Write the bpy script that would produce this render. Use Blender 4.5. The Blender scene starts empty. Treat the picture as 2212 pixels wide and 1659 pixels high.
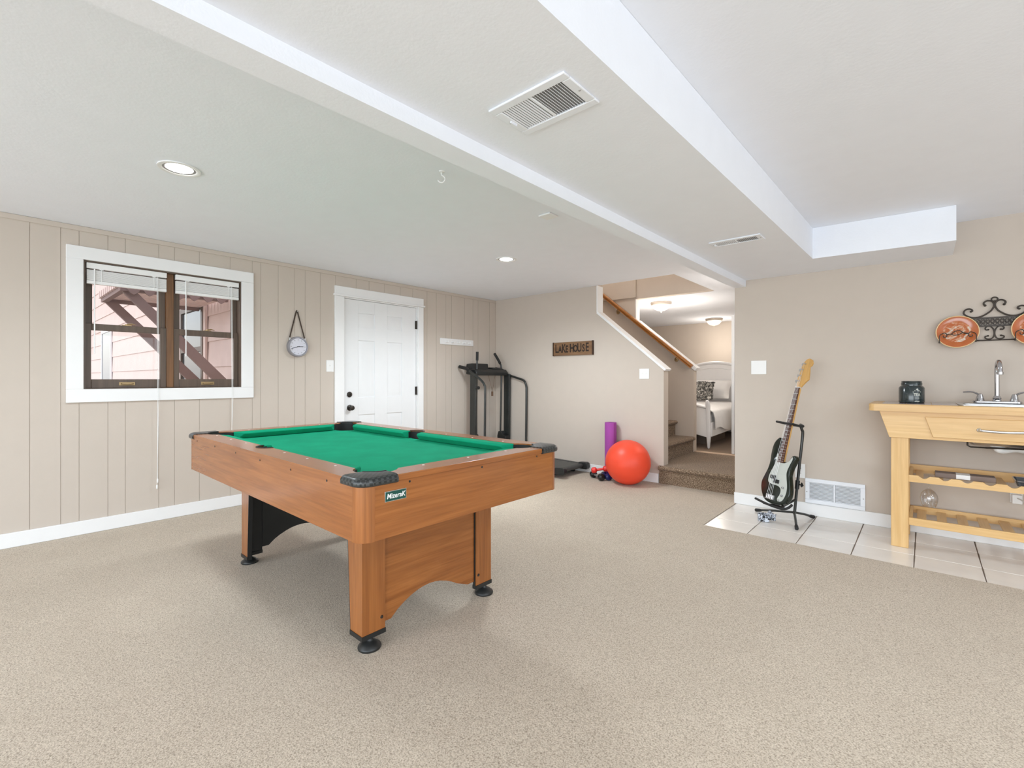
import bpy, bmesh, math, random
from mathutils import Vector, Matrix
random.seed(7)
S = bpy.context.scene
COL = S.collection
PI = math.pi
R = math.radians
CZ = 0.004            # carpet surface
V = Vector

# ---------------------------------------------------------------- materials
def nodes(name):
    m = bpy.data.materials.new(name); m.use_nodes = True
    nt = m.node_tree; b = nt.nodes['Principled BSDF']
    return m, nt, b
def rgb(r, g, b):
    f = lambda c: ((c/255+.055)/1.055)**2.4 if c > 10 else c/255/12.92
    return (f(r), f(g), f(b))
def link(nt, a, b): nt.links.new(a, b)
def mapping(nt, scale, coord='Object'):
    tc = nt.nodes.new('ShaderNodeTexCoord'); mp = nt.nodes.new('ShaderNodeMapping')
    mp.inputs['Scale'].default_value = scale
    link(nt, tc.outputs[coord], mp.inputs['Vector']); return mp.outputs['Vector']
def noise(nt, vec, scale, detail=3, rough=.5, dist=0):
    n = nt.nodes.new('ShaderNodeTexNoise'); link(nt, vec, n.inputs['Vector'])
    n.inputs['Scale'].default_value = scale; n.inputs['Detail'].default_value = detail
    n.inputs['Roughness'].default_value = rough; n.inputs['Distortion'].default_value = dist
    return n.outputs['Fac']
def ramp(nt, fac, stops):
    r = nt.nodes.new('ShaderNodeValToRGB'); link(nt, fac, r.inputs['Fac'])
    el = r.color_ramp.elements
    while len(el) < len(stops): el.new(.5)
    for e, (p, c) in zip(el, stops): e.position = p; e.color = (*c, 1)
    return r.outputs['Color']
def mul(c, k): return tuple(min(1, x*k) for x in c)
def mixc(nt, fac, a, b, mode='MIX'):
    n = nt.nodes.new('ShaderNodeMix'); n.data_type = 'RGBA'; n.blend_type = mode
    if isinstance(fac, (int, float)): n.inputs[0].default_value = fac
    else: link(nt, fac, n.inputs[0])
    for i, x in ((6, a), (7, b)):
        if isinstance(x, tuple): n.inputs[i].default_value = (*x, 1)
        else: link(nt, x, n.inputs[i])
    return n.outputs[2]
def bumpn(nt, b, h, strength, dist):
    n = nt.nodes.new('ShaderNodeBump'); n.inputs['Strength'].default_value = strength
    n.inputs['Distance'].default_value = dist
    link(nt, h, n.inputs['Height']); link(nt, n.outputs['Normal'], b.inputs['Normal'])
def MT(name, col, rough=.5, metal=0, var=.05, vs=9, bump=0, bs=150, bd=.002, coat=0, spec=.5):
    m, nt, b = nodes(name)
    v = mapping(nt, (1, 1, 1))
    f = noise(nt, v, vs, 3)
    link(nt, ramp(nt, f, [(.25, mul(col, 1-var)), (.75, mul(col, 1+var))]), b.inputs['Base Color'])
    b.inputs['Roughness'].default_value = rough; b.inputs['Metallic'].default_value = metal
    b.inputs['Coat Weight'].default_value = coat; b.inputs['Coat Roughness'].default_value = .12
    b.inputs['Specular IOR Level'].default_value = spec
    if bump: bumpn(nt, b, noise(nt, v, bs, 3), bump, bd)
    return m
def WOOD(name, c1, c2, axis=0, rough=.35, coat=.3, fine=55, c3=None):
    m, nt, b = nodes(name)
    sc = [14, 14, 14]; sc[axis] = 1.0
    v = mapping(nt, sc); f = noise(nt, v, 1.6, 5, .6, .8)
    sc2 = [fine*2, fine*2, fine*2]; sc2[axis] = 3
    g = noise(nt, mapping(nt, sc2), 1, 2, .6)
    c = ramp(nt, f, [(.3, c1), (.7, c2)])
    c = mixc(nt, ramp(nt, g, [(.35, (0, 0, 0)), (.75, (.42, .42, .42))]), c, c3 or mul(c1, .55))
    link(nt, c, b.inputs['Base Color'])
    b.inputs['Roughness'].default_value = rough; b.inputs['Coat Weight'].default_value = coat
    b.inputs['Coat Roughness'].default_value = .1
    return m
def EMIT(name, col, s):
    m, nt, b = nodes(name)
    b.inputs['Base Color'].default_value = (*col, 1)
    b.inputs['Emission Color'].default_value = (*col, 1); b.inputs['Emission Strength'].default_value = s
    return m
def GLASS(name, tint=(1, 1, 1), refl=.05, rough=.0):
    m, nt, b = nodes(name)
    t = nt.nodes.new('ShaderNodeBsdfTransparent'); t.inputs['Color'].default_value = (*tint, 1)
    g = nt.nodes.new('ShaderNodeBsdfGlossy'); g.inputs['Roughness'].default_value = rough
    lw = nt.nodes.new('ShaderNodeLayerWeight'); lw.inputs['Blend'].default_value = .25
    mt = nt.nodes.new('ShaderNodeMath'); mt.operation = 'MULTIPLY_ADD'
    link(nt, lw.outputs['Facing'], mt.inputs[0]); mt.inputs[1].default_value = refl*4; mt.inputs[2].default_value = refl*.5
    mt.use_clamp = True
    mx = nt.nodes.new('ShaderNodeMixShader'); link(nt, mt.outputs[0], mx.inputs[0])
    link(nt, t.outputs[0], mx.inputs[1]); link(nt, g.outputs[0], mx.inputs[2])
    link(nt, mx.outputs[0], nt.nodes['Material Output'].inputs['Surface'])
    return m

m_ceil = MT('ceiling_paint', (.86, .888, .945), .9, var=.01, bump=.16, bs=70, bd=.004, spec=.2)
m_wall = MT('beige_wall_paint', (.585, .516, .45), .85, var=.012, bump=.12, bs=90, bd=.002, spec=.25)
m_panel = MT('beige_panel_paint', (.585, .516, .45), .7, var=.012, bump=.1, bs=60, bd=.002, spec=.3)
m_trim = MT('white_trim_paint', (.86, .86, .86), .42, var=.01)
m_door = MT('white_door_paint', (.82, .83, .84), .4, var=.01)
m_reg = MT('register_paint', (.84, .87, .92), .5, var=.01)
m_plast = MT('white_plastic', (.86, .86, .85), .35, var=.01)
m_black = MT('black_plastic', (.014, .015, .015), .38, var=.2)
m_blackm = MT('black_metal', (.018, .021, .02), .32, var=.2, metal=.0, coat=.3)
m_rubber = MT('black_rubber', (.012, .012, .012), .6, var=.2)
m_chrome = MT('chrome', (.5, .5, .52), .1, 1, var=.02)
m_steel = MT('brushed_steel', (.62, .62, .62), .28, 1, var=.05)
m_iron = MT('wrought_iron', (.045, .034, .026), .5, var=.3, bump=.2)
m_bronze = MT('dark_bronze', (.045, .038, .032), .35, .6, var=.2)
m_brass = MT('aged_brass', (.42, .30, .16), .4, .8, var=.15)
m_felt = MT('green_felt', rgb(20, 152, 114), .95, var=.1, vs=7, bump=.15, bs=600, bd=.001, spec=.12)
WC1, WC2 = rgb(142, 82, 36), rgb(172, 107, 52)
m_woodx = WOOD('oak_veneer_lengthwise', WC1, WC2, 0, .26, .25)
m_woody = WOOD('oak_veneer_crosswise', WC1, WC2, 1, .26, .25)
m_woodz = WOOD('oak_veneer_upright', WC1, WC2, 2, .25, .4)
BC1, BC2 = rgb(210, 168, 108), rgb(224, 188, 132)
m_bx = WOOD('maple_lengthwise', BC1, BC2, 0, .4, .15, 30, rgb(186, 142, 84))
m_by = WOOD('maple_crosswise', BC1, BC2, 1, .4, .15, 30, rgb(186, 142, 84))
m_bz = WOOD('maple_upright', BC1, BC2, 2, .4, .15, 30, rgb(186, 142, 84))
m_rail = WOOD('honey_oak', rgb(150, 92, 36), rgb(178, 116, 52), 0, .35, .3)
m_sashw = WOOD('weathered_sash', rgb(88, 74, 64), rgb(108, 90, 76), 2, .5, .1)
m_mull = WOOD('stained_mullion', rgb(104, 70, 40), rgb(134, 92, 54), 2, .45, .2)
m_signw = WOOD('reclaimed_wood', rgb(112, 80, 52), rgb(140, 106, 74), 0, .7, 0, 30)
m_signd = WOOD('dark_edge_wood', rgb(56, 36, 22), rgb(74, 50, 32), 2, .7, 0)
m_glass = GLASS('window_glass')
m_wine = GLASS('wine_glass', (.97, .97, .97), .12)
m_orange = MT('orange_vinyl', (.88, .075, .03), .42, var=.04, vs=3, bump=.05, bs=20)
m_purple = MT('purple_foam', rgb(160, 70, 160), .7, var=.06, bump=.15, bs=300)
m_red = MT('red_vinyl', (.78, .03, .02), .35, var=.05)
m_navy = MT('navy_vinyl', (.012, .016, .10), .3, var=.1)
m_blkv = MT('black_vinyl', (.012, .013, .013), .25, var=.1)
m_grey = MT('grey_metal', (.38, .38, .38), .4, .5, var=.05)
m_terra = MT('terracotta_glaze', rgb(184, 96, 40), .15, var=.12, vs=22, coat=.6)
m_cream = MT('cream_glaze', rgb(228, 200, 150), .2, var=.06, coat=.5)
m_white = MT('white_linen', (.84, .83, .82), .9, var=.03, bump=.3, bs=60, bd=.004)
m_whitew = MT('white_lacquer', (.86, .86, .87), .35, var=.01)
m_nickel = MT('brushed_nickel', (.62, .55, .48), .35, .5, var=.05)
m_maple = WOOD('maple_neck', rgb(212, 162, 88), rgb(226, 180, 106), 2, .35, .4, 30)
m_rose = WOOD('rosewood_board', rgb(78, 46, 34), rgb(100, 60, 44), 2, .5, .1)
m_gbody = MT('dark_green_lacquer', (.010, .016, .011), .2, var=.1, coat=.35, spec=.35)
m_guard = MT('pickguard_plastic', rgb(196, 200, 194), .25, var=.03, coat=.3)
m_tilei = MT('mauve_tile', rgb(150, 138, 140), .15, var=.08, vs=20, coat=.4)
m_siding = MT('pink_siding_paint', rgb(222, 202, 195), .75, var=.05, vs=5, bump=.2, bs=40, bd=.003)
m_brace = MT('mauve_brown_paint', rgb(138, 116, 112), .75, var=.06, bump=.2, bs=50)
m_ground = MT('gravel', rgb(150, 140, 128), .95, var=.25, vs=30)
m_dark = MT('dark_glass', (.05, .06, .07), .06, var=.2, coat=.5)
m_can = MT('dark_teal_tin', (.012, .024, .026), .22, var=.1, coat=.5)
m_print = MT('pale_print', rgb(205, 205, 195), .5, var=.02)
m_badge = MT('badge_green', rgb(12, 74, 66), .3, var=.05)
m_lav = MT('clock_dial', rgb(212, 212, 222), .6, var=.04, vs=60)
m_cupbk = MT('brown_cardboard', rgb(128, 112, 104), .8, var=.06)
m_leather = MT('brown_leather', rgb(62, 46, 34), .6, var=.15)

def carpet(name, c1, c2, c3, fs=185):
    m, nt, b = nodes(name)
    v = mapping(nt, (1, 1, 1))
    f = noise(nt, v, fs, 3, .65, .4); g = noise(nt, v, 5, 3, .5)
    c = ramp(nt, f, [(.33, c1), (.5, c2), (.68, c3)])
    c = mixc(nt, ramp(nt, g, [(.3, (0, 0, 0)), (.7, (.16, .16, .16))]), c, mul(c1, 1.25))
    link(nt, c, b.inputs['Base Color']); b.inputs['Roughness'].default_value = .98
    b.inputs['Specular IOR Level'].default_value = .08
    b.inputs['Sheen Weight'].default_value = .15
    bumpn(nt, b, f, .8, .004)
    return m
m_carpet = carpet('speckled_carpet', rgb(148, 133, 116), rgb(195, 181, 163), rgb(220, 206, 188))
m_stair = carpet('brown_stair_carpet', rgb(62, 48, 36), rgb(132, 112, 92), rgb(186, 165, 143), 110)
m_bedcar = carpet('bedroom_carpet', rgb(96, 78, 62), rgb(142, 120, 100), rgb(170, 148, 128))
m_tile = MT('beige_floor_tile', rgb(232, 226, 219), .22, var=.05, vs=5, bump=.05, bs=15, coat=.15)
m_grout = MT('grey_grout', rgb(122, 108, 98), .9, var=.08, vs=30)

def capmat():
    m, nt, b = nodes('woven_black_vinyl')
    b.inputs['Base Color'].default_value = (.02, .024, .024, 1); b.inputs['Roughness'].default_value = .3
    v = mapping(nt, (90, 90, 90)); c = nt.nodes.new('ShaderNodeTexChecker'); link(nt, v, c.inputs['Vector'])
    c.inputs['Scale'].default_value = 1
    link(nt, mixc(nt, c.outputs['Fac'], (.014, .017, .017), (.05, .055, .055)), b.inputs['Base Color'])
    bumpn(nt, b, c.outputs['Fac'], .8, .004)
    return m
m_cap = capmat()
def bandana():
    m, nt, b = nodes('black_white_pattern')
    f = noise(nt, mapping(nt, (1, 1, 1)), 55, 2, .5, 2)
    link(nt, ramp(nt, f, [(.46, (.015, .015, .018)), (.52, (.62, .66, .74))]), b.inputs['Base Color'])
    b.inputs['Roughness'].default_value = .8; return m
m_strap = bandana()
def shag():
    m, nt, b = nodes('shaggy_black_white')
    f = noise(nt, mapping(nt, (1, 1, 1)), 30, 3, .6, 1)
    link(nt, ramp(nt, f, [(.4, (.04, .04, .04)), (.55, (.25, .24, .22)), (.66, (.7, .68, .64))]), b.inputs['Base Color'])
    b.inputs['Roughness'].default_value = .95; return m
m_shag = shag()
def flame(name, base):
    m, nt, b = nodes(name)
    f = noise(nt, mapping(nt, (1, 1, 1)), 16, 3, .6, 2.5)
    link(nt, ramp(nt, f, [(.43, rgb(182, 92, 38)), (.52, rgb(206, 150, 112)), (.62, rgb(216, 206, 194))]), b.inputs['Base Color'])
    b.inputs['Roughness'].default_value = .15; b.inputs['Coat Weight'].default_value = .6; return m
m_plate = flame('painted_terracotta', None)

# ---------------------------------------------------------------- mesh builder
def wmat(o):
    m = o.matrix_basis.copy()
    while o.parent is not None:
        o = o.parent; m = o.matrix_basis @ m
    return m
class MB:
    def __init__(s): s.v = []; s.f = []; s.mi = []; s.cur = 0
    def add(s, vs, fs, M=None):
        o = len(s.v)
        s.v += [(M @ V(p)) if M is not None else V(p) for p in vs]
        s.f += [tuple(i+o for i in f) for f in fs]; s.mi += [s.cur]*len(fs); return s
    def box(s, x0, x1, y0, y1, z0, z1, M=None):
        return s.add([(x0,y0,z0),(x1,y0,z0),(x1,y1,z0),(x0,y1,z0),(x0,y0,z1),(x1,y0,z1),(x1,y1,z1),(x0,y1,z1)],
                     [(0,3,2,1),(4,5,6,7),(0,1,5,4),(1,2,6,5),(2,3,7,6),(3,0,4,7)], M)
    def prism(s, poly, vec, M=None):
        n = len(poly); vec = V(vec); p = [V(q) for q in poly]
        return s.add(p+[q+vec for q in p], [tuple(range(n))[::-1], tuple(range(n, 2*n))]+[(i,(i+1)%n,n+(i+1)%n,n+i) for i in range(n)], M)
    def loft(s, rings, M=None, cap=True, closed=False):
        n = len(rings[0]); vs = [p for r in rings for p in r]; fs = []
        k = len(rings)
        for j in range(k if closed else k-1):
            for i in range(n):
                a = j*n; b = ((j+1) % k)*n; i2 = (i+1) % n
                fs.append((a+i, a+i2, b+i2, b+i))
        if cap and not closed: fs += [tuple(range(n))[::-1], tuple(range((k-1)*n, k*n))]
        return s.add(vs, fs, M)
    def tube(s, path, r, n=10, closed=False, M=None, flat=None):
        P = [V(p) for p in path]; k = len(P); rings = []; up = None
        for i in range(k):
            if closed: t = P[(i+1) % k]-P[i-1]
            else: t = P[min(i+1, k-1)]-P[max(i-1, 0)]
            t.normalize()
            if up is None:
                up = V((0, 0, 1)) if abs(t.z) < .9 else V((1, 0, 0))
            a = up-t*up.dot(t); a.normalize(); up = a; b = t.cross(a)
            rr = r[i] if isinstance(r, (list, tuple)) else r
            e = flat or (1, 1)
            rings.append([P[i]+a*(math.cos(2*PI*q/n)*rr*e[0])+b*(math.sin(2*PI*q/n)*rr*e[1]) for q in range(n)])
        return s.loft(rings, M, True, closed)
    def cyl(s, p0, p1, r0, r1=None, n=20, M=None):
        return s.tube([p0, p1], [r0, r0 if r1 is None else r1], n, False, M)
    def lathe(s, prof, o=(0, 0, 0), n=32, M=None, axis='z'):
        rings = []
        for r, h in prof:
            ring = []
            for q in range(n):
                c, d = max(r, 1e-5)*math.cos(2*PI*q/n), max(r, 1e-5)*math.sin(2*PI*q/n)
                p = (c, d, h) if axis == 'z' else ((h, c, d) if axis == 'x' else (d, h, c))
                ring.append(V(o)+V(p))
            rings.append(ring)
        return s.loft(rings, M, True)
    def ball(s, c, r, n=24, m=14, sc=(1, 1, 1), M=None):
        prof = [(math.sin(PI*i/m), -math.cos(PI*i/m)) for i in range(m+1)]
        rings = [[V(c)+V((max(a, 1e-4)*math.cos(2*PI*q/n)*r*sc[0], max(a, 1e-4)*math.sin(2*PI*q/n)*r*sc[1], h*r*sc[2])) for q in range(n)] for a, h in prof]
        return s.loft(rings, M, True)
    def build(s, name, mats, parent=None, bevel=0, seg=2, smooth=38, local=False, loc=None, sub=0):
        if not isinstance(mats, (list, tuple)): mats = [mats]
        vs = s.v
        if parent is not None and not local:
            inv = wmat(parent).inverted(); vs = [inv @ p for p in vs]
        o = None
        if parent is None:
            if loc is None:
                lo = [min(p[i] for p in vs) for i in range(3)]; hi = [max(p[i] for p in vs) for i in range(3)]
                loc = V(((lo[0]+hi[0])/2, (lo[1]+hi[1])/2, lo[2]))
            vs = [p-V(loc) for p in vs]
        me = bpy.data.meshes.new(name); me.from_pydata([tuple(p) for p in vs], [], s.f)
        for m in mats: me.materials.append(m)
        for p, i in zip(me.polygons, s.mi): p.material_index = i
        bm = bmesh.new(); bm.from_mesh(me); bmesh.ops.remove_doubles(bm, verts=bm.verts, dist=2e-6) if False else None
        bmesh.ops.recalc_face_normals(bm, faces=bm.faces); bm.to_mesh(me); bm.free()
        if smooth:
            me.shade_smooth(); me.set_sharp_from_angle(angle=R(smooth))
        o = bpy.data.objects.new(name, me); COL.objects.link(o)
        if parent is not None: o.parent = parent
        else: o.location = loc
        if bevel:
            b = o.modifiers.new('bevel', 'BEVEL'); b.width = bevel; b.segments = seg; b.limit_method = 'ANGLE'; b.angle_limit = R(40)
        if sub:
            q = o.modifiers.new('sub', 'SUBSURF'); q.levels = sub; q.render_levels = sub
        return o
def tag(o, label=None, cat=None, group=None, kind=None):
    if label: o['label'] = label
    if cat: o['category'] = cat
    if group: o['group'] = group
    if kind: o['kind'] = kind
    return o
def thing(name, label, cat, loc=(0, 0, 0), rz=0, group=None, kind=None, mat=None):
    o = bpy.data.objects.new(name, None); COL.objects.link(o); o.empty_display_size = .1
    if mat is not None: o.matrix_basis = mat
    else: o.location = loc; o.rotation_euler = (0, 0, rz)
    return tag(o, label, cat, group, kind)
def struct(name, mb, mats, label, cat, parent=None, **k):
    o = mb.build(name, mats, parent, **k)
    if parent is None: tag(o, label, cat, None, 'structure')
    return o
def dup(root, name=None):
    c = root.copy(); COL.objects.link(c)
    for ch in [o for o in COL.objects if o.parent is root]:
        d = ch.copy(); COL.objects.link(d); d.parent = c
        for g in [o for o in COL.objects if o.parent is ch]:
            e = g.copy(); COL.objects.link(e); e.parent = d
    return c
def text(mb, s, size, M, depth=.001, shear=0, sx=1, bold=0, align='CENTER'):
    cu = bpy.data.curves.new('tmp_text', 'FONT'); cu.body = s; cu.size = size; cu.extrude = depth; cu.shear = shear
    cu.align_x = align; cu.align_y = 'CENTER'; cu.offset = bold; cu.resolution_u = 3
    o = bpy.data.objects.new('tmp_text', cu); COL.objects.link(o)
    bpy.context.view_layer.update()
    me = bpy.data.meshes.new_from_object(o.evaluated_get(bpy.context.evaluated_depsgraph_get()))
    mb.add([(v.co.x*sx, v.co.y, v.co.z) for v in me.vertices], [tuple(p.vertices) for p in me.polygons], M)
    bpy.data.objects.remove(o); bpy.data.curves.remove(cu); bpy.data.meshes.remove(me)
def frame(o, ex, ey, ez):
    m = Matrix.Identity(4)
    for i, e in enumerate((ex, ey, ez)):
        for j in range(3): m[j][i] = e[j]
    for j in range(3): m[j][3] = o[j]
    return m
def smoothpath(P, n=6, closed=False):
    P = [V(p) for p in P]; k = len(P); out = []
    rng = range(k) if closed else range(k-1)
    for i in rng:
        a = P[i-1] if (i > 0 or closed) else P[0]; b = P[i]; c = P[(i+1) % k]
        d = P[(i+2) % k] if (closed or i+2 < k) else P[-1]
        for j in range(n):
            t = j/n
            out.append(.5*((2*b)+(c-a)*t+(2*a-5*b+4*c-d)*t*t+(3*b-a-3*c+d)*t**3))
    if not closed: out.append(P[-1])
    return out

# ================================================================= ROOM SHELL
CH = 2.295
YB = -4.4; XR = 8.6
yw = lambda x: 4.66+.022*(x-3.375)     # right-hand stretch of the far wall
Y2 = 6.18                               # far side of the stairs
WY0, WY1, WZ0, WZ1 = .509, 1.583, 1.083, 2.048
DY0, DY1, DZ1 = 2.591, 3.574, 2.045

# floor
b = MB(); b.box(0, 3.385, YB, 5.12, -.05, CZ); b.box(3.385, XR, YB, 3.785, -.05, CZ)
struct('floor', b, m_carpet, 'beige speckled carpet covering the room floor', 'floor', loc=(0, 0, 0), smooth=0)
b = MB(); b.cur = 1; b.box(3.385, XR, 3.785, 4.83, -.05, -.004); b.cur = 0
ys = [3.787, 4.065, 4.395, 4.725, 4.83]
x = 3.387
while x < XR:
    for j in range(4): b.box(x+.003, min(x+.3135, XR), ys[j]+.003, ys[j+1]-.002, -.03, 0)
    x += .3165
struct('floor_tile', b, [m_tile, m_grout], 'strip of pale square floor tiles under the guitar and sink table', 'floor', bevel=.002, seg=1, loc=(0, 0, 0))

# left wall with real panel grooves, window and door openings
b = MB()
def wall_rects(y0, y1, z0, z1, holes):
    rs = [(y0, y1, z0, z1)]
    for h in holes:
        out = []
        for r in rs:
            a0, a1, c0, c1 = r
            if h[0] >= a1 or h[1] <= a0 or h[2] >= c1 or h[3] <= c0: out.append(r); continue
            if h[0] > a0: out.append((a0, h[0], c0, c1))
            if h[1] < a1: out.append((h[1], a1, c0, c1))
            m0, m1 = max(a0, h[0]), min(a1, h[1])
            if h[2] > c0: out.append((m0, m1, c0, h[2]))
            if h[3] < c1: out.append((m0, m1, h[3], c1))
        rs = out
    return rs
HOL = [(WY0, WY1, WZ0, WZ1), (DY0, DY1, -1, DZ1)]
for r in wall_rects(YB, 5.10, -.05, CH+.1, HOL): b.box(-.12, -.004, r[0], r[1], r[2], r[3])
gr = [-2.35, -2.1, -1.95, -1.7, -1.5, -1.28, -1.05, -.8, -.62, -.4, -.17, .01, .23, .387, .486, .649, .754, .967, 1.075, 1.254, 1.492, 1.678, 1.751, 1.911, 2.067, 2.174, 2.333, 2.50, 2.74, 2.9, 3.1, 3.32, 3.5, 3.72, 3.87, 4.03, 4.13, 4.36, 4.52, 4.62, 4.85]
ed = [YB, -4.1, -3.8, -3.5, -3.2, -2.9, -2.6]+gr+[4.98]
for a, c in zip(ed[:-1], ed[1:]):
    for r in wall_rects(a+.0016, c-.0016, 0, CH, HOL): b.box(-.006, 0, *r)
struct('wall_left', b, m_panel, 'beige grooved panel wall with the window and white door', 'wall', smooth=0, loc=(0, 0, 0))
b = MB(); b.box(.0003, .009, YB, 4.978, CH-.038, CH-.001)
struct('trim_1', b, m_panel, 'thin beige moulding under the ceiling along the panel wall', 'moulding', bevel=.003)
def base(name, label, y0, y1):
    b = MB(); b.box(.0003, .015, y0, y1, CZ, .106); struct(name, b, m_trim, label, 'baseboard', bevel=.004)
base('baseboard_left', 'long white baseboard below the window', YB, 2.483)
base('baseboard_left_corner', 'white baseboard behind the treadmill on the panel wall', 3.656, 4.96)

# far wall / stair half wall
HW = [(0, 0), (2.545, 0), (2.545, 1.255), (1.695, 1.955), (1.695, CH+.1), (0, CH+.1)]
b = MB(); b.prism([(x, 4.98, z) for x, z in HW], (0, .12, 0))
struct('wall_back', b, m_wall, 'beige wall with the wooden sign, sloping down along the stairs', 'wall', smooth=0, loc=(0, 0, 0))
def cap(name, x0, z0, x1, z1, y0, y1, ztop, label):
    d = V((x1-x0, 0, z1-z0)).normalized(); n = V((-d.z, 0, d.x)); t = .05 if y0 > 6 else .028
    b = MB(); e = V((x1, 0, z1))+d*.02; a = V((x0, 0, z0))
    b.prism([(p.x, y0-.012, p.z) for p in (a, e, e+n*t, a+n*t)], (0, y1-y0+.024, 0))
    b.box(x0+.0004, x0+.014, y0-.006, y1+.006, z0+.012, ztop)
    return struct(name, b, m_trim, label, 'trim', bevel=.003)
cap('trim_2', 1.695, 1.957, 2.545, 1.257, 4.98, 5.10, CH-.001, 'white sloping cap on the nearer stair half wall')
b = MB(); b.box(.016, 2.49, 4.965, 4.9797, CZ, .106)
struct('baseboard_back', b, m_trim, 'white baseboard behind the orange ball and treadmill', 'baseboard', bevel=.004)

# far half wall and stairwell shaft
HW2 = [(-1, .0), (2.432, .0), (2.432, 1.272), (1.605, 1.955), (1.605, CH)]
b = MB(); b.prism([(x, Y2, z) for x, z in HW2[:4]+[(1.605, 4.4), (-1, 4.4)]], (0, .10, 0))
b.box(1.605, 2.66, Y2, Y2+.10, CH-.002, 4.4)
b.box(-1, 1.62, Y2-.02, Y2, 2.315, 4.4)
struct('wall_stairs', b, m_wall, 'beige wall and half wall on the far side of the stairs', 'wall', smooth=0, loc=(0, 0, 0))
cap('trim_3', 1.605, 1.957, 2.432, 1.274, Y2, Y2+.10, CH-.004, 'white sloping cap on the farther stair half wall')
b = MB(); b.box(2.66, 2.74, 4.98, Y2+.1, CH+.1, 4.4); b.box(-1, 2.74, 4.9, 4.98, CH+.1, 4.4); b.box(-1.1, -1, 4.9, Y2+.1, 0, 4.4)
struct('wall_shaft', b, m_wall, 'upper walls of the stairwell above the ceiling opening', 'wall', smooth=0, loc=(0, 0, 0))

# right-hand far wall
XE = 3.372
b = MB(); b.prism([(XE, yw(XE), -.05), (XR, yw(XR), -.05), (XR, yw(XR)+.12, -.05), (XE, yw(XE)+.12, -.05)], (0, 0, CH+.1))
b.box(XE, XE+.12, yw(XE)+.12, Y2+.1, -.05, CH+.05)
struct('wall_right', b, m_wall, 'plain beige wall behind the guitar and sink table', 'wall', smooth=0, loc=(0, 0, 0))
b = MB(); b.prism([(XE-.003, yw(XE)-.015, 0), (XR, yw(XR)-.015, 0), (XR, yw(XR)-.0003, 0), (XE-.003, yw(XE)-.0003, 0)], (0, 0, .104))
struct('baseboard_right', b, m_trim, 'white baseboard behind the guitar and sink table', 'baseboard', bevel=.004)
# walls behind the camera, with two daylight openings
b = MB()
for r in wall_rects(0, XR, -.05, CH+.1, [(.8, 7.6, .1, 2.15)]): b.box(r[0], r[1], YB-.12, YB, r[2], r[3])
struct('wall_rear', b, m_wall, 'beige wall with the patio opening', 'wall', smooth=0, loc=(0, 0, 0))
b = MB()
for r in wall_rects(YB-.12, 4.9, -.05, CH+.1, [(-3.4, 2.8, .4, 2.1)]): b.box(XR, XR+.12, r[0], r[1], r[2], r[3])
struct('wall_side', b, m_wall, 'beige wall with the wide window', 'wall', smooth=0, loc=(0, 0, 0))

# ceiling, beam, soffit
b = MB()
b.box(-.12, 2.66, YB-.12, 4.98, CH, CH+.1); b.box(2.66, XR+.12, YB-.12, Y2+.1, CH, CH+.1)
b.box(-1.2, 3.49, Y2+.1, 10.0, CH, CH+.1); b.box(-1.1, 2.74, 4.9, Y2+.1, 4.4, 4.5)
struct('ceiling', b, m_ceil, 'white textured ceiling', 'ceiling', smooth=0, loc=(0, 0, 0))
xa = lambda y: 3.297+.0153*y
xb = lambda y: 3.410+.0125*y
xc = lambda y: 3.431+.0135*y
xe = lambda y: 3.997+.0179*y
b = MB(); b.prism([(xa(YB), YB, 2.006), (xb(YB), YB, 2.006), (xb(4.66), 4.66, 2.006), (xa(4.66), 4.66, 2.006)], (0, 0, CH-2.007))
struct('ceiling_beam', b, m_ceil, 'white boxed beam running along the ceiling', 'beam', smooth=0, loc=(0, 0, 0))
b = MB(); b.prism([(xb(YB), YB, 2.064), (xe(YB), YB, 2.064), (xe(4.14), 4.14, 2.064), (4.858, 4.205, 2.064), (4.858, yw(4.858), 2.064), (xb(4.66)-.02, 4.6595, 2.064), (xb(4.66), 4.655, 2.064)], (0, 0, CH-2.065))
struct('ceiling_soffit', b, m_ceil, 'white dropped soffit with two vents', 'soffit', smooth=0, loc=(0, 0, 0))

# stairs
def step(b, x0, x1, y0, y1, z0, z1, front):
    """carpeted step with rounded nosing on its front ('y': faces -y, 'x': faces +x)"""
    n = .034; h = .05
    arc = [(-n*math.sin(a), -h/2+h/2*math.cos(a)) for a in [PI*i/8 for i in range(9)]]
    if front == 'y':
        prof = [(y1, z0), (y1, z1)]+[(y0+p, z1+q) for p, q in arc]+[(y0, z0)]
        b.prism([(x0, p, q) for p, q in prof], (x1-x0, 0, 0))
    else:
        prof = [(x0, z0), (x0, z1)]+[(x1-p, z1+q) for p, q in arc]+[(x1, z0)]
        b.prism([(p, y0, q) for p, q in prof], (0, y1-y0, 0))
b = MB(); step(b, 2.50, XE-.002, 4.962, 5.101, 0, .2, 'y'); b.box(2.4, XE-.002, 5.101, Y2-.001, 0, .2)
for k in range(7): step(b, -.95, 2.425-.238*k, 5.101, Y2-.0015, .2+.2*k, .4+.2*k, 'x')
struct('staircase', b, m_stair, 'brown carpeted landing and steps climbing behind the half wall', 'stairs', smooth=30)

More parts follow.
